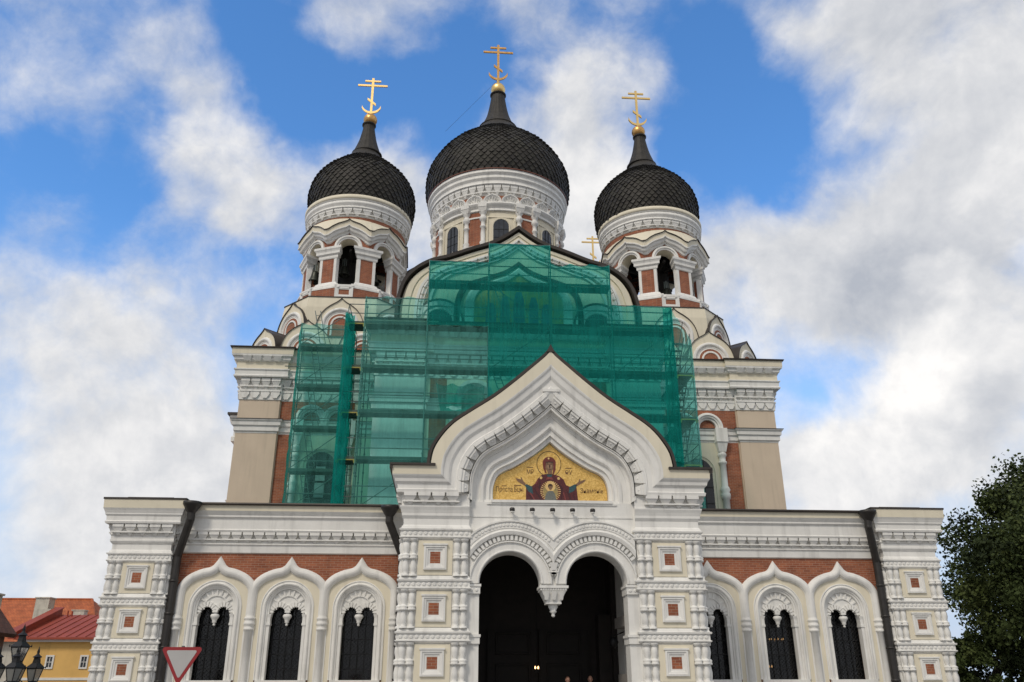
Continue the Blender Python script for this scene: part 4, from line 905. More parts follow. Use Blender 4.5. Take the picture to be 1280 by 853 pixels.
def bell_tower():
    cx, cy = TXC, TYC
    def chamf(a, h): return [(cx+x, cy+y) for x, y in ((-h, -a), (h, -a), (a, -h), (a, h), (h, a), (-h, a), (-a, h), (-a, -h))]
    def sixteen(r, w):
        out = []
        for i in range(8):
            a = -pi/2+pi/8+i*pi/4; f = face(cx, cy, a, r)
            out += [f(-w, 0, 0)[:2], f(w, 0, 0)[:2]]
        return out
    b = MB(); b.hsweep(chamf(3.92, 2.12), [(0, 19.3), (0, 23.2), (-.10, 23.92)], True); T = b.build('bell_tower', CREAM, CATH)
    b = MB(); b.hsweep(chamf(3.92, 2.12), [(-.5, 23.88), (-.05, 23.90), (-.05, 23.95), (-.6, 24.0)], True); b.build('base_flashing', ROOF, T)
    for i in range(8):
        a = -pi/2+i*pi/4
        kokoshnik(T, face(cx, cy, a, 4.02 if i % 2 == 0 else 4.38), 0, 21.25, 1.46, 2.48, .4, .70)
    for a in (-pi/2, 0, pi):
        for u in (-1.65, 1.65): kokoshnik(T, face(cx, cy, a, 5.42), u, 19.38, 1.45, 2.22, 1.2, .35)
    for a in (-pi/4, -3*pi/4): kokoshnik(T, face(cx, cy, a, 6.15), 0, 19.38, 1.42, 2.05, 1.6, .35)
    PL, SH = (3.50, .80), (3.16, .575)
    AO = lambda rw: rw[0]*cos(pi/8)+rw[1]*sin(pi/8)
    b = MB(); b.hsweep(sixteen(*PL), [(0, 23.7), (0, 24.80), (-1.3, 24.80)], True); b.build('belfry_plinth', BRICK, T)
    for i in range(8):
        M = face(cx, cy, -pi/2+i*pi/4, AO(PL))
        b = MB(); b.sweep(M, [(-.57, 23.98), (.57, 23.98), (.57, 24.84), (-.57, 24.84)], [(0, .0), (0, .06), (.17, .07), (.21, .045), (.25, .045), (.25, .0)], True); b.build('plinth_frame', WHITE, T)
        b = MB(); b.box(M, -.60, .60, 24.80, 24.92, -1.1, .08); b.build('sill', WHITE, T)
    for i in range(8):                                            # piers stand at the corners, between the openings
        f = face(cx, cy, -pi/2+pi/8+i*pi/4, SH[0]); w = SH[1]
        poly = [f(*q)[:2] for q in ((-w+.22, 0, -.50), (-w, 0, 0), (w, 0, 0), (w-.22, 0, -.50))]
        b = MB(); b.prism(lambda u, v, d: (u, v, d), poly, 24.75, 27.8); pb = b.build('belfry_pier', BRICK, T)
        b = MB(); b.hsweep(poly, [(0, 24.70), (.36, 24.71), (.36, 24.82), (.27, 24.88), (.26, 25.02), (.14, 25.10), (.10, 25.22), (.04, 25.28), (.0, 25.34)])
        b.hsweep(poly, [(0, 26.98), (.06, 27.0), (.08, 27.07), (.08, 27.22), (.18, 27.30), (.18, 27.46), (.22, 27.56), (.26, 27.62), (.26, 27.78), (.0, 27.82)])
        for s in (-1, 1): b.box(f, s*(w-.17), s*(w+.02), 25.2, 27.05, -.30, .035)
        b.build('pier_trim', WHITE, pb)
    A0 = 3.10
    wave = spline([(-1.0, 28.82), (-.88, 28.88), (-.70, 29.10), (-.48, 29.30), (-.26, 29.43), (-.10, 29.53), (0, 29.66)], 4); wave[-1] = (0, 29.66)
    wv = mirror_curve(wave)
    T8 = math.tan(pi/8)
    for i in range(8):
        M = face(cx, cy, -pi/2+i*pi/4, A0)
        def W(k, d): return [(f*(A0+d)*T8, v-k) for f, v in wv]
        h8 = A0*T8
        hole = [(-h8, 27.78), (-.63, 27.78)]+arc(0, 27.78, .63, pi, 0, 18)+[(.63, 27.78), (h8, 27.78)]
        b = MB(); b.prism(M, hole+list(reversed(W(.1, 0))), -.75, 0); ba = b.build('belfry_arch', BRICK, T)
        b = MB(); b.chain(M, lambda r: arc(0, 27.78, r, pi, 0, 20), [(.90, .0), (.90, .10), (.82, .14), (.76, .14), (.74, .08), (.65, .07), (.63, -.05)])
        L_ = [(.32, .40), (.34, .44), (.42, .44), (.46, .34), (.60, .30), (.65, .27), (.68, .15), (.75, .12), (.80, .11), (.82, .0)]
        for (k0, d0), (k1, d1) in zip(L_, L_[1:]): b.strip(M, W(k0, d0), W(k1, d1), d0, d1)
        b.build('arch_moulding', WHITE, ba)
        b = MB(); b.strip(M, W(0, .42), W(.33, .40), .42, .40); b.strip(M, arc(0, 27.78, .627, pi, 0, 18), arc(0, 27.78, .627, pi, 0, 18), .0, -.8)
        lo = [M(u, v, .42) for u, v in W(0, .42)]; n = len(lo); tops = []
        for q in range(n):
            a = -pi/2+i*pi/4+atan2(wv[q][0]*T8, 1); tops.append((cx+3.28*cos(a), cy+3.28*sin(a), 29.86))
        b.add(lo+tops, [(q, q+1, n+q+1, n+q) for q in range(n-1)]); b.build('cream_gable', CREAM, ba)
        b = MB(); up = [(u, v+.04) for u, v in W(0, .50)]; b.strip(M, W(0, .50), up, .50, .50); b.strip(M, up, up, .50, .30); b.strip(M, W(0, .50), W(0, .42), .50, .42); b.build('gable_flashing', ROOF, ba)
    b = MB(); b.lathe(cx, cy, [(3.1, 24.6), (3.1, 24.83), (0, 24.83)], 24); b.lathe(cx, cy, [(0, 29.3), (3.1, 29.3)], 24)
    for a in (.4, 1.6, 2.8, 4.0, 5.2): b.tube((cx+2.6*cos(a), cy+2.6*sin(a), 27.9), (cx-2.6*cos(a), cy-2.6*sin(a), 27.9), .10, 6)
    b.lathe(cx, cy, [(1.0, 24.8), (1.0, 29.3)], 16)
    b.build('belfry_chamber', DARK, T)
    b = MB(); b.lathe(cx, cy, [(3.28, 29.3), (3.28, 30.05)], 48); ring_ = b.build('drum_ring', BRICK, T)
    b = MB(); b.lathe(cx, cy, [(3.25, 29.98), (3.33, 30.02), (3.33, 30.56), (3.52, 30.58), (3.54, 30.63), (3.48, 30.66), (3.48, 30.80), (3.58, 30.88), (3.60, 31.06), (3.52, 31.07), (3.52, 31.11), (3.60, 31.13), (3.62, 31.20)], 64)
    M = cyl(cx, cy, 3.33); corbels(b, M, 0, 2*pi*3.33, 30.02, 30.57, 34, 0, .14); dc = b.build('drum_cornice', WHITE, T)
    b = MB(); b.lathe(cx, cy, [(3.5, 31.20), (3.625, 31.2), (3.64, 31.50), (3.4, 31.54)], 64); cb = b.build('cream_band', CREAM, T)
    prof = [(3.45, 31.45), (3.60, 32.2), (3.66, 32.9), (3.58, 33.6), (3.36, 34.2), (2.98, 34.8), (2.50, 35.32), (1.95, 35.85), (1.50, 36.25)]
    D = dome('onion_dome', cx, cy, prof, 24, 52, 36.3, CATH)
    b = MB(); b.lathe(cx, cy, [(1.56, 36.2), (1.30, 36.5), (1.12, 36.75), (1.02, 37.0)], 32); b.build('dome_collar', DOME, D)
    neck(cx, cy, [(1.02, 37.0), (.80, 37.6), (.62, 38.2), (.50, 38.8), (.42, 39.3), (.40, 39.65)], D)
    b = MB(); b.lathe(cx, cy, [(0, 39.62)]+[(.50*cos(t), 40.12+.50*sin(t)) for t in [(-1.35+2.7*i/14) for i in range(15)]]+[(0, 40.63)], 24); b.build('finial_ball', GOLDOLD, D)
    cross(cx, cy, 40.70, 3.24, D, GOLD)
    return T, D
def set_lean(T, D, s):                                            # upper stages stand slightly nearer the axis than the belfry
    for ch in T.children:
        if ch.name.split('.')[0] in ('drum_ring', 'drum_cornice', 'cream_band'): ch.location.x = -s*.12
    D.location.x += -s*.26
    for ch in D.children:
        n_ = ch.name.split('.')[0]
        if n_ in ('finial_ball', 'cross'): ch.location.x = -s*.13
        elif n_ == 'dome_neck': ch.location.x = -s*.07
T0, D0_ = bell_tower()
for sh, s in (((20.74, 0, 0), 1), ((20.74, 20.6, -1.1), 1), ((0, 20.6, -1.1), -1)):
    set_lean(copy_tree(T0, CATH, sh), copy_tree(D0_, CATH, sh), s)
set_lean(T0, D0_, -1)

# ---- central drum and dome ---------------------------------------
DX, DY = 0.0, 34.0
b = MB(); b.lathe(DX, DY, [(5.28, 26), (5.28, 36.2)], 96); DR = b.build('central_drum', CREAM, CATH)
for i in range(8):
    a0 = -pi/2+i*pi/4
    for w in (1,):
        M = cyl(DX, DY, 5.30, a0)
        b = MB(); A = lambda r: [(-r, 30.5)]+arc(0, 34.68, r, pi, 0, 16)+[(r, 30.5)]
        b.sweep(M, [(-1.12, 30.3), (-1.12, 35.55), (1.12, 35.55), (1.12, 30.3)], [(0, 0), (0, .10), (-.10, .10), (-.16, .0)])
        b.chain(M, A, [(.72, 0), (.72, .05), (.62, .05), (.58, -.02)])
        wn = b.build('drum_window', CREAM, DR)
        b = MB(); b.prism(M, A(.60), -.02, .012); b.build('glass', PANE, wn)
        b = MB(); b.box(M, -.2, -.17, 30.5, 35.2, .012, .04); b.box(M, .17, .2, 30.5, 35.2, .012, .04)
        for z in (31.6, 32.3, 33.0, 33.7, 34.4): b.box(M, -.59, .59, z-.02, z+.02, .012, .035)
        b.build('glazing_bars', IRON, wn)
    am = a0+pi/8; M = cyl(DX, DY, 5.30, am); hw = 5.3*radians(6.6)
    b = MB()
    for k in range(6): b.box(M, -hw+hw/3*k, -hw+hw/3*(k+1), 29, 35.95, -.05, .03)
    b.build('brick_field', BRICK, DR)
    b = MB()
    for z, h in ((32.9, .14), (35.42, .13)):
        for k in range(6): b.box(M, -hw+hw/3*k, -hw+hw/3*(k+1), z, z+h, -.02, .09)
    b.build('white_band', WHITE, DR)
for i in range(16):
    a = -pi/2+(i//2)*pi/4+(radians(15.2) if i % 2 else radians(-15.2)); c, s_ = cos(a), sin(a)
    b = MB(); b.lathe(DX+5.36*c, DY+5.36*s_, [(.24, 29), (.24, 31.9), (.17, 32), (.17, 32.6), (.27, 32.7), (.29, 32.95), (.22, 33.1), (.27, 33.25), (.17, 33.4), (.19, 34.0), (.16, 34.5), (.24, 34.58), (.24, 34.66), (.17, 34.75), (.17, 35.1), (.27, 35.2), (.29, 35.45), (.2, 35.55), (.2, 35.7), (.3, 35.85), (.3, 36.0)], 12)
    M = cyl(DX, DY, 5.3, a); b.taper(M, -.24, .24, 35.9, -.34, .34, 36.25, 0, .34, .44); b.box(M, -.32, .32, 36.25, 36.62, 0, .46)
    b.build('drum_column', WHITE, DR)
b = MB(); b.lathe(DX, DY, [(5.28, 36.0), (5.42, 36.02), (5.42, 36.14), (5.36, 36.16), (5.36, 36.34), (5.48, 36.40), (5.50, 36.50), (5.60, 36.58), (5.60, 36.70), (5.30, 36.74)], 96); b.build('drum_entablature', WHITE, DR)
for i in range(24):
    a = -pi/2+radians(7.5)+i*radians(15); M = cyl(DX, DY, 5.36, a)
    b = MB(); o_ = kok_curve(0, 36.70, .70, .80, 3); n = len(o_); i_ = [(u*.62, 36.72+(v-36.70)*.55) for u, v in o_]
    b.strip(M, o_, o_, -.05, .22); b.strip(M, o_, [(u*.92, 36.7+(v-36.7)*.9) for u, v in o_], .22, .22); b.strip(M, [(u*.92, 36.7+(v-36.7)*.9) for u, v in o_], i_, .22, .03)
    for q in (-.36, -.18, 0, .18, .36): b.add([M(q*.45, 36.72, .05), M(q*1.35-.05, 36.72+.52*(1-abs(q)), .17), M(q*1.35+.05, 36.72+.52*(1-abs(q)), .17), M(q*1.35, 36.72+.56*(1-abs(q)), .04)], [(0, 1, 3), (0, 3, 2), (0, 1, 2)])
    b.prism(M, i_, -.05, .03); b.build('shell_kokoshnik', WHITE, DR)
b = MB(); b.lathe(DX, DY, [(5.36, 36.6), (5.36, 37.5)], 96); b.build('drum_brick', BRICK, DR)
b = MB(); b.lathe(DX, DY, [(5.30, 37.38), (5.40, 37.40), (5.42, 38.28), (5.68, 38.30), (5.70, 38.38), (5.64, 38.40), (5.66, 38.72), (5.78, 38.80), (5.80, 38.92), (5.76, 38.94), (5.78, 39.16), (5.92, 39.24), (5.94, 39.36), (5.90, 39.37), (5.92, 39.52), (5.7, 39.56)], 96)
M = cyl(DX, DY, 5.41); corbels(b, M, 0, 2*pi*5.41, 37.42, 38.29, 52, 0, .18); b.build('drum_cornice', WHITE, DR)
b = MB(); b.lathe(DX, DY, [(5.6, 39.52), (5.98, 39.53), (5.98, 39.62), (5.6, 39.64)], 96); b.build('copper_edge', mat('copper_edge', (.16, .06, .04), .5), DR)
prof = [(5.86, 39.55), (6.06, 40.2), (6.13, 40.9), (6.10, 41.6), (5.98, 42.3), (5.62, 43.1), (5.05, 44.0), (4.45, 44.72), (3.50, 45.50), (2.85, 46.1), (2.35, 46.6)]
D1 = dome('onion_dome', DX, DY, prof, 30, 68, 46.6, CATH)
b = MB(); b.lathe(DX, DY, [(2.42, 46.5), (2.1, 46.9), (1.82, 47.25), (1.66, 47.55)], 40); b.build('dome_collar', DOME, D1)
neck(DX, DY, [(1.62, 47.55), (1.28, 48.15), (1.03, 48.8), (.86, 49.5), (.72, 50.3), (.62, 51.0), (.58, 51.35)], D1, 16)
b = MB(); b.lathe(DX, DY, [(0, 51.33)]+[(.65*cos(t), 52.0+.65*sin(t)) for t in [(-1.35+2.7*i/14) for i in range(15)]]+[(.14, 52.64), (.14, 53.0), (0, 53.0)], 28); b.build('finial_ball', GOLD, D1)
cross(DX, DY, 53.08, 4.09, D1, GOLDOLD)
b = MB(); b.tube((-.15, 33.9, 52.9), (-4.6, 31.0, 45.0), .009, 5); b.build('guy_wire', IRON, D1)

# bells
def bell(x, y, z, r, h, label):
    t = thing('bell', label, 'bell', (x, y, z), 'bells hanging in the belfries')
    b = MB(); b.lathe(0, 0, [(r*.86, 0), (r, 0), (r*.98, h*.08), (r*.78, h*.28), (r*.62, h*.55), (r*.55, h*.8), (r*.42, h*.93), (r*.15, h), (0, h*1.0)], 24); b.build('bell_body', BRONZE, t)
    b = MB(); b.tube((0, 0, -.06*h), (0, 0, h*.7), r*.05); b.lathe(0, 0, [(0, -.12*h), (r*.11, -.06*h), (r*.11, 0), (0, .08*h)], 10); b.build('clapper', IRON, t)
    b = MB(); b.tube((0, 0, h), (0, 0, h+.55), r*.10); b.tube((-.12, 0, h), (-.12, 0, h+.5), r*.07); b.tube((.12, 0, h), (.12, 0, h+.5), r*.07); b.build('hanger', STEEL, t)
    return t
bell(-10.75, 21.9, 26.55, .40, .72, 'small bronze bell hanging in the front opening of the left belfry')
bell(-8.9, 21.9, 26.0, .5, 1.0, 'larger dark bell in the right hand opening of the left belfry')
bell(-12.6, 21.9, 26.0, .42, .8, 'dark bell half hidden in the left hand opening of the left belfry')
bell(10.7, 21.8, 25.3, .55, 1.0, 'dark bell low in the front opening of the right belfry')
# ================================================================ SCAFFOLDING
SC = thing('scaffolding', 'tube scaffolding with planked decks wrapped in green debris netting in front of the cathedral', 'scaffolding', (0, 11.7, 8.9))
Zb = -8.9
def sc_build(b, name, m):
    o = b.build(name, m, SC); o.location = (0, -11.7, -8.9); return o
XS = [-8.0, -4.82, -1.67, 1.59, 4.78, 7.95]
TOPS = [20.25, 22.5, 23.65, 22.5, 20.2]
YF, YB = 11.7, 12.42
DECKS = [9.35, 11.70, 14.05, 16.40, 18.80]
def std(x, y, z0, z1):
    b = MB(); b.tube((x, y, z0), (x, y, z1), .03, 6)
    z = z0+.4
    while z < z1: b.tube((x, y, z), (x, y, z+.05), .055, 8); z += 1.0
    sc_build(b, 'standard', STEEL)
for i, x in enumerate(XS):
    zt = max(TOPS[max(0, i-1)], TOPS[min(4, i)])+.05
    std(x, YF, 8.6, zt); std(x, YB, 8.6, zt-.1)
def bay_rails(xa, xb, y, zs, extra):
    for z in zs:
        b = MB(); b.tube((xa, y, z), (xb, y, z), .028, 6); sc_build(b, 'ledger', STEEL)
def deck(x0, x1, y0, y1, z):
    b = MB(); M = front(0)
    n = max(2, int(round((y1-y0)/.24))); w = (y1-y0)/n
    for k in range(n): b.box(M, x0+.02, x1-.02, z-.05, z, -(y0+w*(k+1)-.012), -(y0+w*k+.012))
    o = sc_build(b, 'deck', PLANK)
    b = MB(); b.box(M, x0, x1, z, z+.15, -y0+.005, -y0+.03); t = b.build('toe_board', PLANK, o)
for i in range(5):
    xa, xb = XS[i], XS[i+1]
    lv = list(DECKS)+([21.25] if 1 <= i <= 3 else [])
    for z in lv: deck(xa, xb, YF+.03, YB, z)
    zs = [z+h for z in lv for h in (.55, 1.05) if z+h < TOPS[i]+.02]
    if i == 2: zs += [22.3, 22.8, 23.6]
    bay_rails(xa, xb, YF, [z for z in zs if z > 13.0 or i < 2], 0)
    bay_rails(xa, xb, YF, [TOPS[i]], 0)
def brace(a, c):
    b = MB(); b.tube(a, c, .024, 6); sc_build(b, 'brace', STEEL)
brace((-1.6, YF+.05, 16.5), (1.55, YF+.05, 18.8)); brace((-1.6, YF+.05, 21.2), (1.55, YF+.05, 18.9)); brace((1.6, YF+.05, 16.4), (4.75, YF+.05, 14.1)); brace((4.8, YF+.05, 16.4), (7.9, YF+.05, 18.8)); brace((-4.8, YB, 11.7), (-8.0, YB, 9.4))
def ladder(a, c, w, name='ladder'):
    A, C = Vector(a), Vector(c); d = C-A; side = Vector((w, 0, 0)) if abs(d.normalized().x) < .6 else Vector((0, w, 0)); b = MB()
    b.tube(A, C, .025, 6); b.tube(A+side, C+side, .025, 6); n = int(d.length/.28)
    for i in range(1, n): p = A+d*(i/n); b.tube(p, p+side, .016, 5)
    sc_build(b, name, STEEL)
ladder((-.55, YF+.15, 18.85), (-1.45, YF+.15, 21.2), .34); ladder((-.7, YF+.15, 14.1), (-1.45, YF+.15, 16.3), .34); ladder((-8.6, 12.2, 9.3), (-8.55, 12.2, 11.6), .36); 
# side runs going back along the central bay, yellow end transoms
for s in (-1, 1):
    xi, xo = s*8.02, s*8.86
    top = 19.9
    for y in (11.72, 13.8, 15.9): std(xo, y, 8.6, 18.7 if s > 0 else 19.7)
    for y in (13.8, 15.9): std(xi, y, 8.6, top)
    for z in DECKS if s < 0 else DECKS[:-1]:
        deck(min(xi, xo), max(xi, xo), 11.85, 12.7 if s < 0 else 15.9, z)
        b = MB(); b.box(front(11.72), min(xi, xo), max(xi, xo), z-.055, z-.005, -.03, .03)
        for q in (xi, xo): b.taper(front(11.72), q-.05, q+.05, z-.20, q-.08, q+.08, z-.05, -.02, .02, .02)
        sc_build(b, 'transom', YELLOW)
        for h in (.55, 1.05):
            b = MB(); b.tube((xo, 11.72, z+h), (xo, 15.9, z+h), .024); b.tube((xi, 11.72, z+h), (xo, 11.72, z+h), .024); sc_build(b, 'side_rail', STEEL)
if True:
    for k, z in enumerate(DECKS[:-1]):                             # access stair inside the right run
        b = MB()
        ya, yb = (12.2, 14.6)
        for x in (8.15, 8.70): b.tube((x, ya, z+2.3), (x, yb, z), .03); b.tube((x, ya, z+3.2), (x, yb, z+.9), .02)
        for q in range(8): f = q/8; b.box(front(0), 8.15, 8.70, z+2.3*f, z+2.3*f+.03, -(yb+(ya-yb)*f+.12), -(yb+(ya-yb)*f-.12))
        sc_build(b, 'stair_flight', STEEL)
        brace((8.05, 11.74, z+.05), (8.84, 11.74, z+2.2)); 
# run on the left tower front
TXS = [-12.0, -9.42]; TY0, TY1 = 16.2, 16.9
for x in TXS: std(x, TY0, 8.6, 20.65); std(x, TY1, 8.6, 20.5)
TD = [9.9, 12.15, 14.50, 16.85, 19.25]
for z in TD:
    deck(TXS[0], TXS[1], TY0+.03, TY1, z)
    bay_rails(TXS[0], TXS[1], TY0, [z+.55, z+1.05], 0)
    brace((TXS[0], TY0+.05, z+.1), (TXS[1], TY0+.05, z+2.1))
    ladder((-10.9, TY0+.3, z), (-11.4, TY0+.3, z+2.3), .3)
bay_rails(-12.7, -9.3, TY0-.06, [18.0, 8.9], 0)
# netting: each sheet hangs from the rails with slack folds
def net(pts, nu, nv, m, amp, seed):
    (a, b_, c, d) = [Vector(p) for p in pts]                     # bottom-left, bottom-right, top-right, top-left
    rnd = random.Random(seed); ph = [rnd.uniform(0, 6.28) for _ in range(6)]
    nrm = (b_-a).cross(d-a).normalized(); b = MB(); vs = []
    for j in range(nv+1):
        for i in range(nu+1):
            u, v = i/nu, j/nv; p = (a*(1-u)+b_*u)*(1-v)+(d*(1-u)+c*u)*v
            sag = amp*(sin(u*9+ph[0]+2*sin(v*7+ph[1]))*.5+sin(v*23+ph[2]+1.5*sin(u*5+ph[3]))*.6+sin(u*31+v*11+ph[4])*.3)
            w_ = (d-a).length*v; fold = amp*.9*sin(u*46+ph[5]+.6*sin(w_*1.3))*max(0, 1-min(u, 1-u)*7)
            swag = amp*2.2*abs(sin(pi*w_/1.17+ph[3]))*sin(pi*u)
            p = p+nrm*(sag*min(1, 6*u, 6*(1-u))+fold+swag)
            p.z -= v**14*(.10*sin(pi*((u*3) % 1.0))+.04*sin(u*17+ph[2]))
            vs.append(tuple(p))
    b.s = True; b.add(vs, [(j*(nu+1)+i, j*(nu+1)+i+1, (j+1)*(nu+1)+i+1, (j+1)*(nu+1)+i) for j in range(nv) for i in range(nu)])
    o = sc_build(b, 'debris_net', m)
yn = YF-.09
yr = YB+.10
net([(-8.05, yn, 8.7), (-4.80, yn, 8.7), (-4.80, yn, 20.3), (-8.05, yn, 20.25)], 30, 90, NETL, .030, 1)
net([(-4.82, yn-.02, 8.7), (-1.69, yn-.02, 8.7), (-1.69, yn-.02, 18.8), (-4.82, yn-.02, 18.8)], 30, 80, NETL, .030, 2)
net([(-4.82, yn, 18.75), (-1.67, yn, 18.75), (-1.67, yn, 22.5), (-4.82, yn, 22.5)], 30, 30, NETH, .030, 3)
net([(-1.70, yn-.01, 12.0), (1.62, yn-.01, 12.0), (1.62, yn-.01, 23.65), (-1.70, yn-.01, 23.65)], 30, 90, NETH, .030, 4)
net([(1.59, yn, 10.5), (4.78, yn, 10.5), (4.78, yn, 22.55), (1.59, yn, 22.5)], 30, 90, NETH, .030, 5)
net([(4.76, yn, 8.7), (7.98, yn, 8.7), (7.98, yn, 20.2), (4.76, yn, 20.2)], 30, 90, NETH, .030, 6)
net([(-8.93, 11.75, 8.7), (-8.93, 16.0, 8.7), (-8.93, 16.0, 19.9), (-8.93, 11.75, 19.5)], 34, 80, NETH, .05, 7)
net([(-9.62, 16.05, 8.7), (-9.0, 16.0, 8.7), (-8.95, 15.9, 20.55), (-9.52, 16.05, 20.55)], 16, 60, NETH, .06, 8)
net([(-8.97, 11.8, 8.7), (-8.97, 15.9, 8.7), (-8.97, 15.9, 19.8), (-8.97, 11.8, 19.4)], 30, 70, NETH, .07, 18)
net([(8.93, 16.0, 8.7), (8.93, 11.75, 8.7), (8.93, 11.75, 18.4), (8.93, 16.0, 19.5)], 34, 80, NETL, .04, 9)
net([(7.98, 11.66, 8.7), (8.92, 11.66, 8.7), (8.92, 11.66, 18.35), (7.98, 11.66, 20.1)], 12, 60, NETL, .02, 12)
net([(-12.05, TY0-.08, 8.7), (-9.40, TY0-.08, 8.7), (-9.40, TY0-.08, 20.6), (-12.05, TY0-.08, 20.6)], 30, 90, NETL, .025, 10)
net([(-12.1, 16.95, 8.7), (-12.06, 16.1, 8.7), (-12.06, 16.1, 20.6), (-12.1, 16.95, 20.6)], 10, 60, NETH, .03, 11)
net([(7.2, yn-.03, 11.9), (7.99, yn-.03, 11.7), (7.99, yn-.03, 20.15), (7.5, yn-.03, 20.1)], 14, 60, NETH, .05, 31)
net([(-9.0, 11.60, 8.7), (-8.42, 11.62, 8.7), (-8.50, 11.62, 19.2), (-9.0, 11.60, 19.4)], 14, 80, NETH, .05, 32)
net([(-4.0, YB+.25, 14.3), (-1.9, YB+.25, 14.6), (-1.8, YB+.2, 15.9), (-4.3, YB+.2, 15.95)], 20, 14, NETH, .10, 34)
# ================================================================ STREET LAMP, SIGN, PEOPLE, CHANDELIER
LG = glass_mat('frosted_lantern_glass', (.5, .5, .47), (.55, .55, .52), .25)
def lantern(parent, x, y, z, k=1.0):                              # z = bottom of the glass
    b = MB(); n = 4; a0 = .5
    def sq(r, zz): return [(x+r*k*cos(a0+pi/2*i), y+r*k*sin(a0+pi/2*i), z+zz*k) for i in range(4)]
    q = MB(); lo, hi = sq(.14, .04), sq(.25, .46); q.add(lo+hi, [(i, (i+1) % 4, 4+(i+1) % 4, 4+i) for i in range(4)])
    for i in range(4): b.tube(lo[i], hi[i], .018*k, 5); b.tube(lo[i], lo[(i+1) % 4], .02*k, 5); b.tube(hi[i], hi[(i+1) % 4], .026*k, 5)
    r1, r2, r3, r4 = sq(.31, .47), sq(.13, .63), sq(.10, .80), sq(.16, .82)
    for A, B in ((r1, r2), (r2, r3), (r3, r4)): b.add(A+B, [(i, (i+1) % 4, 4+(i+1) % 4, 4+i) for i in range(4)])
    b.add(r1, [(0, 1, 2, 3)])
    b.lathe(x, y, [(.16*k, z+.82*k), (.06*k, z+.90*k), (.035*k, z+.95*k), (.05*k, z+.98*k), (.012*k, z+1.14*k), (0, z+1.18*k)], 10)
    for i in range(4): b.lathe(r1[i][0], r1[i][1], [(0, r1[i][2]-.02), (.025*k, r1[i][2]+.02), (0, r1[i][2]+.09*k)], 6)
    b.lathe(x, y, [(0, z-.12*k), (.05*k, z-.08*k), (.04*k, z-.03*k), (.15*k, z+.02*k), (0, z+.03*k)], 10)
    o = b.build('lantern', IRON, parent); q.build('lantern_glass', LG, o); return o
SL = thing('street_lamp', 'black cast iron street lamp with a cluster of five glass lanterns at bottom left', 'street lamp', (-13.98, -5, 0))
b = MB(); b.lathe(0, 0, [(.22, 0), (.22, .18), (.16, .25), (.12, .5), (.14, .6), (.08, .7), (.065, 1.35), (.085, 1.4), (.06, 1.45), (.055, 2.0), (.08, 2.05), (.05, 2.15)], 14); b.build('post', IRON, SL)
lantern(SL, 0, 0, 2.18, .78)
for a in (.35, 1.92, 3.49, 5.06):
    x, y = .42*cos(a), .42*sin(a)
    b = MB(); pts = [(.05*cos(a), .05*sin(a), 1.5), (.2*cos(a), .2*sin(a), 1.42), (.36*cos(a), .36*sin(a), 1.48), (x, y, 1.66)]
    for p, q in zip(pts, pts[1:]): b.tube(p, q, .022, 6)
    b.tube((.05*cos(a), .05*sin(a), 1.85), (x*.8, y*.8, 1.62), .014, 5)
    b.build('bracket_arm', IRON, SL); lantern(SL, x, y, 1.72, .72)
SG = thing('road_sign', 'triangular give way sign with red border and shade-greyed white face before the left wing', 'road sign', (-8.32, -11, 0))
def tri(r, cr=.045):
    out = []
    for i in range(3):
        a = pi/2+pi+2*pi*i/3; c = (0+(r-2*cr)*cos(a), (r-2*cr)*sin(a))
        out += [(c[0]+cr*cos(a-pi/3+q*2*pi/15), c[1]+cr*sin(a-pi/3+q*2*pi/15)) for q in range(6)]
    return out
M = lambda u, v, d: (u, -d-.05, 2.075+v)
b = MB(); b.prism(M, tri(.445), -.012, 0); sgp = b.build('plate', mat('red_sign_paint', (.30, .018, .022), .45, var=.06), SG)
b = MB(); b.prism(M, tri(.33, .025), 0, .004); b.build('sign_face', mat('shaded_sign_white', (.46, .45, .44), .55, var=.05), sgp)  # white face coloured grey, its shade put into the paint
b = MB(); b.tube((0, 0, 0), (0, 0, 2.32), .03, 10); b.build('pole', STEEL, SG)
b = MB(); b.box(lambda u, v, d: (u, -d, v), -.06, .06, 2.2, 2.24, -.04, .05); b.box(lambda u, v, d: (u, -d, v), -.06, .06, 1.95, 1.99, -.04, .05); b.build('clamp', STEEL, SG)
# chandeliers burning inside (lit candles seen through the glass)
FL = emit_mat('candle_flame', (1.0, .55, .22), 6.0)
def chandelier(x, y, z, n, r, label):
    t = thing('chandelier', label, 'chandelier', (x, y, z))
    b = MB(); b.tube((0, 0, 0), (0, 0, 5.85-z), .015, 5)
    ringp = [(r*cos(2*pi*i/24), r*sin(2*pi*i/24), -.12) for i in range(25)]
    for p, q in zip(ringp, ringp[1:]): b.tube(p, q, .018, 5)
    for i in range(n): a = 2*pi*i/n+.4; b.tube((0, 0, 0), (r*cos(a), r*sin(a), -.12), .012, 5); b.tube((r*cos(a), r*sin(a), -.12), (r*cos(a), r*sin(a), 0.0), .014, 5)
    b.build('frame', IRON, t)
    for i in range(n):
        a = 2*pi*i/n+.4; b = MB(); b.lathe(r*cos(a), r*sin(a), [(0, 0), (.022, .02), (.026, .05), (.012, .09), (0, .11)], 8); b.build('candle_flame', FL, t)
chandelier(11.0, 10.0, 3.45, 6, .30, 'lit candle chandelier glowing behind the middle window of the right wing')
chandelier(10.72, 10.3, 2.36, 2, .07, 'low pair of candle lights behind the middle window of the right wing')
chandelier(-.12, 4.6, 2.2, 2, .06, 'small pair of lights glowing inside the dark portal')
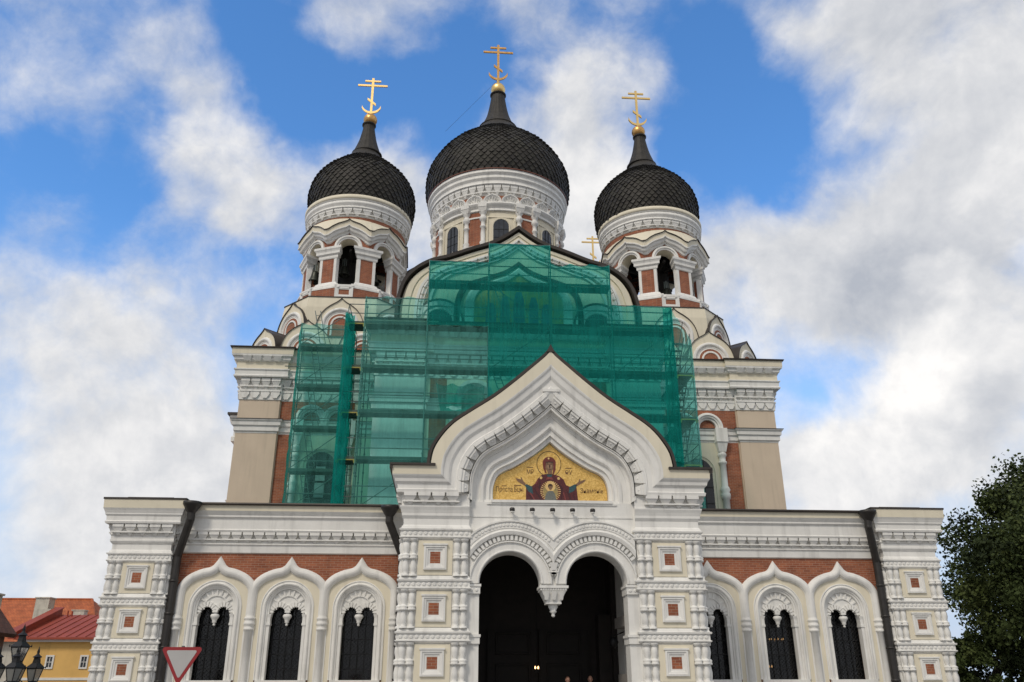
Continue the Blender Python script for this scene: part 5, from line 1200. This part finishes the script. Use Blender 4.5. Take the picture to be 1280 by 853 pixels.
# two people in the portal (only the tops of their heads reach into the picture)
def person(x, y, z, rot, coat, hair, label):
    t = thing('person', label, 'person', (x, y, z), None); t.rotation_euler = (0, 0, rot)
    J = {'pel': (0, 0, .95, .14, .10), 'sp': (0, 0, 1.15, .145, .10), 'ch': (0, 0, 1.32, .17, .11), 'nk0': (0, 0, 1.46, .075, .07), 'nk': (0, -.01, 1.52, .055, .055)}
    ed = [('pel', 'sp'), ('sp', 'ch'), ('ch', 'nk0'), ('nk0', 'nk')]
    for s, k in ((-1, 'l'), (1, 'r')):
        J.update({'hip'+k: (s*.09, 0, .88, .10, .10), 'kn'+k: (s*.10, -.02, .48, .065, .065), 'an'+k: (s*.10, .02, .08, .045, .045), 'to'+k: (s*.11, -.15, .04, .04, .03), 'sh'+k: (s*.18, 0, 1.40, .065, .065), 'el'+k: (s*.23, .03, 1.12, .048, .048), 'wr'+k: (s*.22, -.06, .88, .034, .034), 'ha'+k: (s*.215, -.08, .80, .03, .02)})
        ed += [('pel', 'hip'+k), ('hip'+k, 'kn'+k), ('kn'+k, 'an'+k), ('an'+k, 'to'+k), ('ch', 'sh'+k), ('sh'+k, 'el'+k), ('el'+k, 'wr'+k), ('wr'+k, 'ha'+k)]
    keys = list(J); me = bpy.data.meshes.new('body'); me.from_pydata([J[k][:3] for k in keys], [(keys.index(a), keys.index(c)) for a, c in ed], [])
    o = bpy.data.objects.new('body', me); COL.objects.link(o); o.parent = t
    m = o.modifiers.new('skin', 'SKIN'); sub = o.modifiers.new('sub', 'SUBSURF'); sub.levels = 1; sub.render_levels = 1
    for i, k in enumerate(keys): me.skin_vertices[0].data[i].radius = J[k][3:]; me.skin_vertices[0].data[i].use_root = (k == 'pel')
    me.materials.append(coat)
    b = MB(); b.s = True; n, k_ = 16, 14; vs = []
    for j in range(k_+1):
        th = pi*j/k_; zz = 1.645+.118*cos(th)
        for i in range(n):
            a = 2*pi*i/n; rx = .074*sin(th)*(1-.16*max(0, cos(pi-th))); ry = .092*sin(th)
            px, py = rx*cos(a), ry*sin(a)
            if abs(px) < .02 and py < -.05 and 1.60 < zz < 1.66: py -= .022
            vs.append((px, py-.012, zz))
    b.add(vs, [(j*n+i, j*n+(i+1) % n, (j+1)*n+(i+1) % n, (j+1)*n+i) for j in range(k_) for i in range(n)])
    for s in (-1, 1): b.lathe(s*.074, -.005, [(0, 1.61), (.012, 1.62), (.016, 1.645), (.012, 1.67), (0, 1.68)], 8)
    h = b.build('head', SKINM, t)
    b = MB()
    for s in (-1, 1): b.lathe(s*.03, -.092, [(0, 1.638), (.01, 1.645), (0, 1.652)], 8)
    b.box(front(-.095), -.022, .022, 1.578, 1.584, -.01, .004); b.build('eyes_and_mouth', IRON, h)
    b = MB(); b.s = True; vs = []
    for j in range(8):
        th = pi*.62*j/7
        for i in range(n):
            a = 2*pi*i/n; lim = 1.0 if sin(a) > -.3 else (1.0 if j < 4 else .85); vs.append((.081*sin(th)*cos(a)*lim, .099*sin(th)*sin(a)*lim-.006, 1.648+.122*cos(th)))
    b.add(vs, [(j*n+i, j*n+(i+1) % n, (j+1)*n+(i+1) % n, (j+1)*n+i) for j in range(7) for i in range(n)]); b.build('hair', hair, h)
    for s in (-1, 1):                                             # hands: palm, four fingers, thumb
        b = MB(); px, py, pz = s*.215, -.085, .80
        b.taper(lambda u, v, d: (px+d, py+u, pz+v), -.035, .035, -.07, -.03, .03, .03, -.012, .012, .012)
        for f in range(4):
            y0 = py-.03+.02*f; l = (.055, .065, .07, .058)[f]; b.tube((px, y0, pz-.065), (px-s*.008, y0-.006, pz-.065-l*.55), .009, 6); b.tube((px-s*.008, y0-.006, pz-.065-l*.55), (px-s*.022, y0-.012, pz-.065-l), .008, 6)
        b.tube((px, py-.03, pz-.01), (px-s*.012, py-.06, pz-.05), .011, 6); b.tube((px-s*.012, py-.06, pz-.05), (px-s*.02, py-.062, pz-.08), .009, 6); b.build('hand', SKINM, t)
    return t
SKINM = mat('skin', (.45, .24, .17), .55, var=.05)
person(.78, 3.0, .17, .3, mat('dark_coat', (.03, .03, .035), .9), mat('brown_hair', (.12, .055, .035), .6), 'person in a dark coat standing left in the dark portal')
person(1.57, 3.0, .19, -.2, mat('grey_jacket', (.06, .06, .065), .9), mat('fair_hair', (.34, .19, .13), .6), 'fair haired person in a grey jacket standing right in the dark portal')
# ================================================================ HOUSES AT LEFT
OCHRE = mat('ochre_stucco', (.74, .46, .15), .85, var=.07, vscale=1.0, streak=.15, bump=.1)
REDROOF = mat('red_painted_sheet', (.30, .052, .024), .65, metal=0, var=.15, vscale=1.2)
TILE = brick_mat('orange_roof_tile', (.46, .13, .045), (.38, .10, .035), (.20, .06, .03), .24, .30)
BROWNT = brick_mat('brown_roof_tile', (.14, .06, .04), (.10, .042, .03), (.06, .03, .02), .24, .22)
LIMEW = mat('limewashed_chimney', (.55, .52, .45), .9, var=.15, streak=.3)
TRIM = mat('white_window_trim', (.74, .73, .70), .7)
A_ = Vector((-28.0, 25.0)); Bd = Vector((.998, -.06)); Bn = Vector((Bd.y, -Bd.x))    # along the wall, out of the wall
def HM(u, v, d): p = A_+Bd*u+Bn*d; return (p.x, p.y, v)
YH = thing('house', 'yellow ochre house with red sheet metal roof and small white framed windows', 'house', (A_.x, A_.y, 0))
def hb(b, name, m, parent=None):
    o = b.build(name, m, parent or YH)
    if parent is None: o.location = (-A_.x, -A_.y, 0)
    return o
LH = 13.0; EZ = 4.30; RZ, RD = 5.86, -4.6
b = MB(); b.prism(lambda u, v, d: HM(d, v, u), [(-.25, 0), (-.25, EZ), (RD, RZ-.15), (2*RD+.3, EZ), (2*RD+.3, 0)], .1, LH); hb(b, 'wall', OCHRE)
b = MB()
b.add([HM(-.15, EZ-.02, .18), HM(LH, EZ-.02, .18), HM(LH, RZ, RD), HM(-.15, RZ, RD), HM(-.15, EZ, 2*RD), HM(LH, EZ, 2*RD)], [(0, 1, 2, 3), (3, 2, 5, 4)])
for k in range(24):
    u = .1+k*.55
    if u < LH: b.prism(lambda a, v, d, u=u: HM(u+d, v, a), [(.16, EZ+.005), (.16, EZ+.035), (RD, RZ+.04), (RD, RZ)], 0, .03)
hb(b, 'roof', REDROOF)
b = MB(); b.prism(lambda a, v, d: HM(d, v, a), [(.25, EZ-.12), (.25, EZ+.25), (RD*1.02, RZ+.42), (RD*1.02, RZ-.1)], -.40, .0); b.prism(lambda a, v, d: HM(d, v, a), [(.32, EZ+.25), (.30, EZ+.31), (RD*1.02, RZ+.48), (RD*1.02, RZ+.42)], -.48, .08); hb(b, 'fire_wall', REDROOF)
b = MB(); b.box(HM, -.1, LH, EZ-.13, EZ-.02, -.25, .20); hb(b, 'gutter', REDROOF)
b = MB(); b.box(HM, .1, LH, EZ-.25, EZ-.13, -.3, .02); hb(b, 'eaves_moulding', TRIM)
b = MB(); b.box(HM, .05, LH, 2.0, 2.14, -.3, -.21); hb(b, 'string_course', TRIM)
for u in (2.0, 3.95, 5.9, 7.85, 9.8):
    b = MB(); M = lambda x, v, d, u=u: HM(u+x, v, d-.25)
    b.sweep(M, [(-.24, 2.60), (.24, 2.60), (.24, 3.34), (-.24, 3.34)], [(0, 0), (0, .05), (.09, .05), (.09, -.06)], True); w = hb(b, 'window', TRIM)
    b = MB(); b.box(M, -.16, .16, 2.68, 3.26, -.02, .008); b.build('pane', PANE, w)
    b = MB(); b.box(M, -.015, .015, 2.68, 3.26, .008, .03); b.box(M, -.16, .16, 2.95, 2.985, .008, .03); b.build('glazing_bar', TRIM, w)
b = MB(); b.box(HM, -1.6, -.75, 4.6, 6.85, RD-.4, RD+.35); b.box(HM, -1.66, -.69, 6.85, 6.92, RD-.46, RD+.41); b.box(HM, -1.35, -.5, 4.6, 6.2, RD+.35, RD+.42); ch = hb(b, 'chimney', LIMEW)
for u in (.55, .82):
    b = MB(); b.tube(HM(u, RZ-.3, RD+.3), HM(u, RZ+.32-u*.15, RD+.3), .05); hb(b, 'vent_pipe', REDROOF)
b = MB(); b.taper(lambda u, v, d: HM(1.8+u, EZ+.55+v, d-1.9), -.28, .28, 0, -.2, .2, .09, -.3, .10, .0); hb(b, 'roof_hatch', REDROOF)
# orange tiled house behind
TH = thing('house', 'big house with orange tiled hip roof behind the yellow one', 'house', (-38, 56, 0))
def tb(b, name, m): o = b.build(name, m, TH); o.location = (38, -56, 0); return o
b = MB(); b.box(front(0), -58, -32.6, 0, 5.2, -64, -48); tb(b, 'wall', LIMEW)
b = MB(); e0 = [(-58.5, 47.4, 5.1), (-32.0, 47.4, 5.1), (-32.0, 64.6, 5.1), (-58.5, 64.6, 5.1)]; r0 = [(-52, 53, 8.92), (-35.15, 53, 8.92)]
b.add(e0+r0, [(0, 1, 5, 4), (1, 2, 5), (2, 3, 4, 5), (3, 0, 4)]); b.tube(r0[0], r0[1], .12); b.tube(e0[1], r0[1], .12); tb(b, 'roof', TILE)
b = MB(); b.box(front(0), -35.4, -34.4, 6.0, 7.72, -50.6, -49.8); b.box(front(0), -35.45, -34.35, 7.72, 7.8, -50.65, -49.75); tb(b, 'chimney', LIMEW)
# brown roofed house at the edge
BH = thing('house', 'house with steep dark brown tiled roof at the left edge', 'house', (-26, 7, 0))
def bb(b, name, m): o = b.build(name, m, BH); o.location = (26, -7, 0); return o
b = MB(); b.prism(lambda u, v, d: (u, d, v), [(-31, 0), (-31, 3.0), (-26.3, 8.2), (-22.35, 3.75), (-22.35, 0)], 0.3, 11.7); bb(b, 'wall', mat('brown_wall', (.20, .11, .08), .9, var=.2))
b = MB(); b.prism(lambda u, v, d: (u, d, v), [(-22.1, 3.60), (-26.3, 8.4), (-31.4, 2.75), (-31.4, 2.9), (-26.3, 8.6), (-22.0, 3.75)], 0, 12); bb(b, 'roof', BROWNT)
b = MB(); b.box(front(0), -24.0, -22.95, 4.0, 5.35, -12.0, -11.2); b.box(front(0), -24.05, -22.88, 5.35, 5.43, -12.05, -11.15); bb(b, 'chimney', LIMEW)
# ================================================================ TREES AT RIGHT
def leaf_mat(name, c):
    m = mat(name, c, .75, var=.35, vscale=.9, spec=.2); return m
LEAF = leaf_mat('dark_lime_leaf', (.048, .068, .020)); LEAF2 = leaf_mat('mid_lime_leaf', (.068, .088, .026)); LEAF3 = leaf_mat('deep_lime_leaf', (.026, .038, .013))
BARK = mat('lime_bark', (.07, .055, .045), .9, var=.3, bump=.4, bscale=10)
def tree(x, y, H, R, zc0, seed, label, n_clump, n_leaf, ls, squash=1.0):
    rnd = random.Random(seed); t = thing('lime_tree', label, 'tree', (x, y, 0))
    b = MB(); prev = Vector((0, 0, 0)); pr = .42
    trunk = [Vector((rnd.uniform(-.25, .25)*i/3, rnd.uniform(-.25, .25)*i/3, H*.78*i/7)) for i in range(8)]
    for i in range(7): b.tube(trunk[i], trunk[i+1], .42*(1-i/8.2), 9)
    limbs = []
    for k in range(16):
        f = rnd.uniform(.2, .9); p = trunk[int(f*7)]; a = rnd.uniform(0, 2*pi); L_ = R*rnd.uniform(.5, .95)*(1.1-.5*f)
        q = p+Vector((cos(a)*L_*.55, sin(a)*L_*.55, L_*.35)); e = p+Vector((cos(a)*L_, sin(a)*L_, L_*.55+rnd.uniform(-.6, .6)))
        b.tube(p, q, .10*(1.2-f), 6); b.tube(q, e, .055*(1.2-f), 5); limbs += [q, e]
    b.build('trunk', BARK, t)
    cl = MB(); cz = (zc0+H)/2; hz = (H-zc0)/2
    clumps = []
    while len(clumps) < n_clump:
        d = Vector((rnd.gauss(0, 1), rnd.gauss(0, 1), rnd.gauss(0, 1))).normalized(); rr = rnd.uniform(.35, 1.0)**.5
        zz = d.z*rr; wid = R*(1.0-.34*max(0, zz)-.12*max(0, -zz))*rnd.uniform(.86, 1.06)
        clumps.append((Vector((d.x*rr*wid, d.y*rr*wid*squash, cz+zz*hz)), rnd.uniform(.45, 1.05)*R*.17))
    for c, r in clumps:
        cl.m = rnd.choice((0, 0, 1, 2))
        for _ in range(n_leaf):
            d = Vector((rnd.gauss(0, 1), rnd.gauss(0, 1), rnd.gauss(0, .75))); d = d.normalized()*(r*rnd.random()**.42)
            p = c+d; n_ = Vector((rnd.gauss(0, 1), rnd.gauss(0, 1), rnd.gauss(.5, .8))).normalized(); u = n_.orthogonal().normalized(); u.rotate(Matrix.Rotation(rnd.uniform(0, 6.28), 3, n_)); v = n_.cross(u); s = ls*rnd.uniform(.7, 1.3)
            cl.add([p-u*s, p-v*s*.62+u*s*.1, p+u*s, p+v*s*.62+u*s*.1], [(0, 1, 2, 3)])
    me = bpy.data.meshes.new('crown'); me.from_pydata(cl.v, [], cl.f); me.materials.append(LEAF); me.materials.append(LEAF2); me.materials.append(LEAF3)
    me.polygons.foreach_set('material_index', cl.mi); me.update()
    o = bpy.data.objects.new('crown', me); COL.objects.link(o); o.parent = t
    return t
tree(29.4, 12.0, 13.6, 8.0, .8, 3, 'tall dark green lime tree filling the right edge', 720, 250, .10)
tree(23.6, 15.0, 4.4, 3.0, .3, 5, 'low bushy lime tree under the big crown beside the right corner pier', 120, 170, .09)
